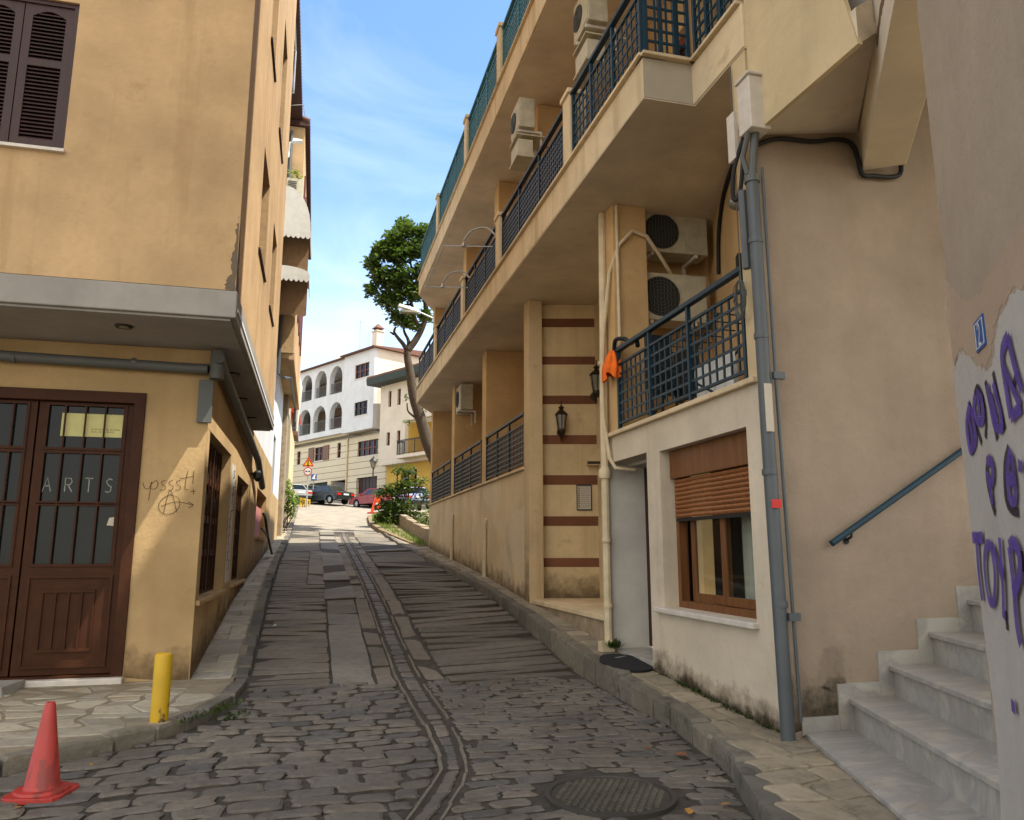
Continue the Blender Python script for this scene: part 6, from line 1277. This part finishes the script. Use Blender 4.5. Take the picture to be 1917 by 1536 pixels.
# yellow rail at the pavement end
q = gnd(575, 944); m = MB(); c = Vector((q.x - .15, q.y - 3.2, 0)); c.z = gz(c.y) + .12
for i in range(5): x = c.x - .24 + .14 * i; m.tube([(x, c.y + .1 * i, c.z - .1), (x, c.y + .1 * i, c.z + .52 - .03 * i)], .05, 8)
m.tube([(c.x - .28, c.y, c.z + .42), (c.x + .36, c.y + .4, c.z + .34)], .04, 6); m.build('yellow_barrier', 'yellowpaint', None, 'bright yellow post barrier at the end of the left pavement', 'barrier')
q = gnd(705, 962); OCN = empty('orange_barrier', (q.x, q.y, q.z), 'leaning orange plastic barrier at the garden corner in front of the red car', 'barrier'); m = MB(); f_ = Fr((q.x, q.y), (RT.x, RT.y), (-FW.x, -FW.y))
m.fquad(f_, [(-.38, q.z), (-.22, q.z), (-.08, q.z + .75), (.05, q.z + .2), (.2, q.z + .25), (.28, q.z + .95), (.2, q.z + 1.15), (.02, q.z + 1.2), (-.1, q.z + 1.05)], -.12, .12); m.build('panel', 'plastic_orange', OCN, bev=.03); m = MB(); m.fbox(f_, -.5, .15, q.z - .02, q.z + .08, -.3, .3); m.build('foot', 'plastic_red', OCN, bev=.02)
m = MB(); m.fbox(f_, -.06, .22, q.z + .5, q.z + .62, .121, .126); m.build('stripe', 'signwhite', OCN)
# old style street lamp
LPp = fW.px(698, 900, 5.0); c = fW.p(LPp[0], 0, 5.0); c.z = gz(c.y); lf_ = Fr((c.x, c.y), (RT.x, RT.y), (-FW.x, -FW.y)); zt_l = lf_.px(698, 855)[1]
SL = empty('street_lamp', c, 'old style black lantern lamp post between the white house garage and the yellow wall', 'street lamp'); hL = zt_l - c.z; m = MB(); m.lathe(c, [(.12, 0), (.10, .6), (.05, .8), (.045, hL - .85), (.09, hL - .8), (.03, hL - .72)], 12); m.build('post', 'black', SL, auto=True)
m = MB(); m.lathe((c.x, c.y, c.z + hL - .75), [(.13, 0), (.24, .42)], 6); m.build('lantern', 'lampglass', SL); m = MB(); m.lathe((c.x, c.y, c.z + hL - .33), [(.31, 0), (.26, .06), (.15, .2), (.05, .26), (.03, .34)], 8); m.build('lantern_roof', 'black', SL)
for k_ in range(4):
    t = k_ * math.pi / 2 + .4; m = MB(); m.tube([(c.x + .135 * math.cos(t), c.y + .135 * math.sin(t), c.z + hL - .75), (c.x + .25 * math.cos(t), c.y + .25 * math.sin(t), c.z + hL - .33)], .018, 5); m.build('lantern_bar', 'black', SL)
# cobra-head street light on the apartment building end
f33 = FY(31.0); a0, z0 = f33.px(745, 572); a1, z1 = f33.px(782, 582); SLt = empty('street_light', (a1 + .3, 31, z1), 'pale flat street light head reaching out in front of the tree trunk', 'street light')
m = MB(); m.hexa([(a0, 30.85, z0 - .06), (a1, 30.85, z1 - .10), (a1, 31.15, z1 - .10), (a0, 31.15, z0 - .06)], [(a0 + .05, 30.9, z0 + .06), (a1, 30.9, z1 + .06), (a1, 31.1, z1 + .06), (a0 + .05, 31.1, z0 + .06)]); m.build('lamp_head', 'signwhite', SLt, bev=.03)
m = MB(); m.tube([(a1 - .02, 31, z1 - .02), (a1 + .7, 31, z1 - .3), (a1 + 1.25, 31, z1 - .55)], .035, 8); m.build('arm', 'steel', SLt); m = MB(); m.tube([(a1 + 1.25, 31, z1 - .3), (a1 + 1.25, 31, 1.8)], .07, 8); m.build('pole', 'steel', SLt)
m = MB(); m.fbox(FY(30.82), a0 + .1, a1 - .1, min(z0, z1) - .14, min(z0, z1) - .05, -.3, 0); m.build('lens', 'lampglass', SLt)
m = MB(); q = FY(23.2).px(541, 267); m.tube([(-1.3, 23.2, q[1] - .5), (-1.28, 23.2, q[1]), (-.98, 23.2, q[1] + .1)], .025, 6); m.hexa([(-1.2, 23.1, q[1] + .02), (-.9, 23.1, q[1] + .06), (-.9, 23.3, q[1] + .06), (-1.2, 23.3, q[1] + .02)], [(-1.18, 23.14, q[1] + .14), (-.93, 23.14, q[1] + .12), (-.93, 23.26, q[1] + .12), (-1.18, 23.26, q[1] + .14)]); m.build('street_light', 'signwhite', None, 'small white lamp head sticking out above the left air conditioner', 'street light')

# ------------------------------------------------------------------ trees, shrubs, garden
def leafcloud(m, c, rad, n, s, up=.3, flat=.5, wide=.5):
    for _ in range(n):
        d = Vector((random.gauss(0, 1), random.gauss(0, 1), random.gauss(0, 1))).normalized() * (random.random() ** .45); p = Vector((c[0] + d.x * rad[0], c[1] + d.y * rad[1], c[2] + d.z * rad[2])); a = random.uniform(0, 6.283); el = random.uniform(-.7, .7)
        u = Vector((math.cos(a) * math.cos(el), math.sin(a) * math.cos(el), math.sin(el))); v = u.cross(Vector((random.gauss(0, .4), random.gauss(0, .4), 1))).normalized(); w = u.cross(v) * -1; L = s * random.uniform(.6, 1.25); q = p + u * L * .5
        m.add([p, q + v * L * wide * .5 + w * L * .08, p + u * L, q - v * L * wide * .5 + w * L * .08], [(0, 1, 2), (0, 2, 3)])
TR = empty('leaning_tree', (5.2, 33, 2.5), 'tall tree with a leaning bare trunk and a dark dense crown beside the balconies', 'tree')
f = FY(33.0); tp = lambda x, y, dy=0: (lambda q: Vector((q[0] * (33 + dy) / 33, 33 + dy, 1.6 + (q[1] - 1.6) * (33 + dy) / 33)))(f.px(x, y))
m = MB(); m.tube(smooth_pts3([Vector((5.6, 33.2, 2.2)), tp(830, 900), tp(803, 835), tp(788, 785), tp(775, 745), tp(768, 700), tp(763, 672), tp(762, 655)]), [.34 - .20 * i / 35 for i in range(36)], 10)
br = [([(762, 657), (776, 640), (790, 615), (797, 590), (795, 560), (790, 520)], .17, 0), ([(762, 657), (755, 645), (745, 633), (738, 622), (741, 612)], .11, -.3), ([(762, 660), (765, 640), (757, 622), (755, 608)], .10, .2), ([(737, 626), (730, 622)], .06, -.4), ([(785, 770), (790, 740), (793, 700), (800, 670)], .16, .4), ([(788, 790), (775, 780), (764, 770), (762, 755)], .07, -.4), ([(776, 745), (768, 735), (765, 728)], .05, -.3), ([(790, 620), (778, 600), (768, 560), (755, 520), (745, 480)], .10, -.4), ([(797, 590), (800, 540), (795, 470)], .10, .4), ([(770, 570), (745, 570), (725, 545), (712, 520)], .06, -.3), ([(792, 550), (770, 500), (765, 450)], .07, 0)]
for pts, r0, dy in br:
    P = smooth_pts3([tp(x, y, dy * i / len(pts)) for i, (x, y) in enumerate(pts)]); m.tube(P, [r0 * (1 - .65 * i / len(P)) for i in range(len(P))], 8)
m.build('trunk', 'bark', TR, smooth=True)
m = MB(); random.seed(5)
clumps = []
for (x, y, rx_, n) in ((760, 430, .55, 150), (735, 450, .55, 150), (790, 435, .5, 130), (715, 470, .55, 150), (700, 490, .4, 100), (745, 480, .7, 200), (780, 470, .6, 150), (805, 470, .5, 110), (705, 520, .4, 100), (725, 520, .6, 170), (755, 520, .7, 200), (790, 510, .6, 150), (700, 545, .3, 60), (720, 560, .4, 90), (745, 550, .5, 120), (775, 550, .6, 130), (805, 545, .5, 100), (795, 590, .4, 60), (740, 590, .28, 36), (752, 605, .25, 34), (765, 590, .3, 40), (735, 575, .2, 24), (775, 610, .25, 24), (758, 608, .18, 16)):
    for dy in (-1.0, 0, 1.1):
        p = tp(x + random.uniform(-8, 8), y + random.uniform(-6, 6), dy); leafcloud(m, p, (rx_ * .8, rx_ * .9, rx_ * .75), int(n * 1.7 * (.8 if dy else 1)), .25, wide=.58)
for (x, y) in ((757, 612), (754, 603), (762, 745), (762, 790), (798, 765), (745, 585)): leafcloud(m, tp(x, y, -.2), (.16, .16, .16), 16, .2)
m.build('crown', 'leaf', TR)
def shrub(base, blobs, label, mat, s, stems=7, name='shrub'):
    r = empty(name, base, label, 'shrub'); m = MB()
    for _ in range(stems):
        b = random.choice(blobs); m.tube(smooth_pts3([Vector(base) + Vector((random.gauss(0, .12), random.gauss(0, .12), 0)), Vector(base).lerp(Vector(b[0]), .5) + Vector((random.gauss(0, .1), random.gauss(0, .1), .1)), b[0]]), .022, 5)
    m.build('stems', 'bark', r); m = MB()
    for c, rad, n in blobs: leafcloud(m, c, rad, int(n * 1.35), s)
    m.build('foliage', mat, r); return r
random.seed(8)
f = FY(36.0); sp = lambda x, y, dy=0: (lambda q: Vector((q[0] * (36 + dy) / 36, 36 + dy, 1.6 + (q[1] - 1.6) * (36 + dy) / 36)))(f.px(x, y))
shrub((4.0, 36, 2.7), [(sp(735, 920), (.55, .6, .4), 320), (sp(760, 910), (.55, .6, .45), 300), (sp(725, 950), (.5, .6, .4), 330), (sp(755, 950), (.7, .7, .5), 420), (sp(735, 975), (.7, .7, .4), 380), (sp(775, 975), (.7, .6, .4), 340), (sp(765, 885), (.4, .4, .35), 120), (sp(745, 880), (.3, .3, .3), 60), (sp(788, 905), (.35, .4, .3), 90), (sp(710, 925), (.3, .4, .25), 90), (sp(795, 930), (.4, .4, .4), 120), (sp(715, 970), (.35, .4, .3), 200)], 'big loose dark shrub over the low stone wall in front of the yellow ground floor', 'leaf2', .20, 14)
shrub((4.1, 30, 2.2), [(sp(790, 985, -5), (.3, .8, .35), 260), (sp(775, 995, -4), (.35, .8, .3), 240), (sp(800, 970, -6), (.3, .6, .5), 160), (sp(795, 1012, -7), (.2, .7, .2), 100)], 'low straggly shrub against the end of the apartment building', 'leaf2', .13, 10)
f28 = FY(31.5); lp = lambda x, y, dy=0: (lambda q: Vector((q[0], 31.5 + dy, q[1])))(f28.px(x, y))
shrub(tuple(Vector((-1.22, 32.6, 2.3))), [(lp(541, 925), (.18, .5, .42), 190), (lp(549, 940), (.2, .5, .36), 190), (lp(538, 950), (.16, .4, .3), 120), (lp(546, 962), (.15, .3, .22), 80), (lp(540, 905), (.12, .3, .2), 50)], 'bright green leafy plant growing against the left houses at the top of the pavement', 'leaf3', .13, 6, 'green_plant')
# low stone wall and bed
GB = MB(); GB.prism([(2.66, 33), (2.5, 37), (2.75, 42), (3.8, 46.5), (6.5, 46.5), (6.5, 25.9), (3.4, 25.9)], lambda p: gz(p[1]) - .1, lambda p: prr(p[1]) + .03); GB.build('garden_bed', 'soil', kind='structure')
m = MB(); random.seed(3)
for i, (y0, y1) in enumerate(((26.0, 28.2), (28.25, 30.6), (30.65, 33.0), (33.05, 36.4), (36.45, 39.5))):
    h0, h1 = prr(y0) + .55, prr(y1) + .5; x = 3.72 - .0 * i; m.hexa([(x, y0, prr(y0) - .2), (x + .35, y0, prr(y0) - .2), (x + .35, y1, prr(y1) - .2), (x, y1, prr(y1) - .2)], [(x + .03, y0, h0), (x + .33, y0, h0), (x + .33, y1, h1), (x + .03, y1, h1)])
m.build('garden_wall', 'stonewall', None, 'low rough stone garden wall under the shrubs beside the apartment building', 'wall', bev=.03)
m = MB()
for _ in range(2600):
    y = random.uniform(26, 46); x = lerp_tab([(26, 3.42), (33, 2.85), (37, 2.7), (42, 2.95), (46, 3.9)], y) + abs(random.gauss(0, .35)); z = prr(y) + .03; a = random.uniform(0, 6.28); h = random.uniform(.05, .2); w = .012
    m.add([(x - w * math.cos(a), y - w * math.sin(a), z), (x + w * math.cos(a), y + w * math.sin(a), z), (x + random.gauss(0, .05), y + random.gauss(0, .05), z + h)], [(0, 1, 2)])
m.build('grass', 'leaf3', None, 'thin dry grass along the kerb of the garden bed', 'grass', kind='stuff')
# ------------------------------------------------------------------ daylight and camera
SUN_EL, SUN_AZ = R(62), math.atan2(.90, -.44)      # azimuth measured from +Y towards +X
sd = Vector((math.sin(SUN_AZ) * math.cos(SUN_EL), math.cos(SUN_AZ) * math.cos(SUN_EL), math.sin(SUN_EL)))
sl = bpy.data.lights.new('sun', 'SUN'); sl.energy = 5.0; sl.angle = R(.6); sl.color = (1, .94, .84); so = bpy.data.objects.new('sun', sl); COL.objects.link(so); so.rotation_euler = sd.to_track_quat('Z', 'Y').to_euler(); so.location = (20, -10, 40)
w = bpy.data.worlds.new('World'); SC.world = w; w.use_nodes = True; t = w.node_tree; bg = t.nodes['Background']
sky = t.nodes.new('ShaderNodeTexSky'); sky.sky_type = 'NISHITA'; sky.sun_disc = False; sky.sun_elevation = SUN_EL; sky.sun_rotation = SUN_AZ; sky.air_density = 1.0; sky.dust_density = .6; sky.ozone_density = 1.2
tc = t.nodes.new('ShaderNodeTexCoord'); L = t.links.new
def nd(ty, **k):
    o = t.nodes.new(ty)
    for a, b in k.items(): setattr(o, a, b)
    return o
def mathn(op, a, b=None, clamp=False):
    o = nd('ShaderNodeMath', operation=op, use_clamp=clamp)
    for i, v in enumerate((a, b)):
        if v is None: continue
        if isinstance(v, (int, float)): o.inputs[i].default_value = v
        else: L(v, o.inputs[i])
    return o.outputs[0]
mp = nd('ShaderNodeMapping'); mp.inputs['Scale'].default_value = (1.3, 1.0, 3.2); mp.inputs['Rotation'].default_value = (0, R(24), R(10)); L(tc.outputs['Generated'], mp.inputs[0])
nz = nd('ShaderNodeTexNoise'); nz.inputs['Scale'].default_value = 2.1; nz.inputs['Detail'].default_value = 8; nz.inputs['Roughness'].default_value = .55; nz.inputs['Distortion'].default_value = .6; L(mp.outputs[0], nz.inputs['Vector'])
wis = nd('ShaderNodeMapRange'); wis.inputs[1].default_value = .47; wis.inputs[2].default_value = .78; wis.inputs[4].default_value = .20; L(nz.outputs['Fac'], wis.inputs[0])
sep = nd('ShaderNodeSeparateXYZ'); L(tc.outputs['Generated'], sep.inputs[0])
low = nd('ShaderNodeMapRange'); low.inputs[1].default_value = .42; low.inputs[2].default_value = .16; low.inputs[3].default_value = 0; low.inputs[4].default_value = .36; L(sep.outputs['Z'], low.inputs[0])   # thin cloud bank towards the skyline
back = nd('ShaderNodeMapRange'); back.inputs[1].default_value = .30; back.inputs[2].default_value = -.35; back.inputs[3].default_value = 0; back.inputs[4].default_value = 1.0; L(sep.outputs['Y'], back.inputs[0])  # bright cloud added behind the viewer to fill the shaded fronts
cloud = mathn('MAXIMUM', mathn('ADD', mathn('ADD', wis.outputs[0], .02), mathn('MULTIPLY', low.outputs[0], mathn('ADD', nz.outputs['Fac'], .45))), mathn('MULTIPLY', back.outputs[0], .85), True)
mx = nd('ShaderNodeMix', data_type='RGBA'); L(cloud, mx.inputs[0]); hs = nd('ShaderNodeHueSaturation'); hs.inputs['Saturation'].default_value = 1.18; hs.inputs['Value'].default_value = 1.4; L(sky.outputs[0], hs.inputs['Color']); L(hs.outputs[0], mx.inputs[6])
ccol = nd('ShaderNodeMix', data_type='RGBA'); L(back.outputs[0], ccol.inputs[0]); ccol.inputs[6].default_value = (8.6, 8.9, 9.3, 1); ccol.inputs[7].default_value = (9.5, 9.0, 8.2, 1); L(ccol.outputs[2], mx.inputs[7])
L(mx.outputs[2], bg.inputs['Color']); bg.inputs['Strength'].default_value = .122
cam = bpy.data.cameras.new('camera'); co = bpy.data.objects.new('camera', cam); COL.objects.link(co); SC.camera = co
cam.sensor_fit = 'HORIZONTAL'; cam.sensor_width = 36; cam.lens = 36 * F_PX / 1917; cam.clip_end = 2000; cam.clip_start = .05
co.location = EYE; co.rotation_euler = Matrix((RT, UP, -FW)).transposed().to_euler()
SC.view_settings.view_transform = 'Standard'; SC.view_settings.look = 'None'; SC.view_settings.exposure = 1.02; SC.view_settings.gamma = 1
SC.cycles.max_bounces = 8; SC.cycles.diffuse_bounces = 5; SC.cycles.use_denoising = True
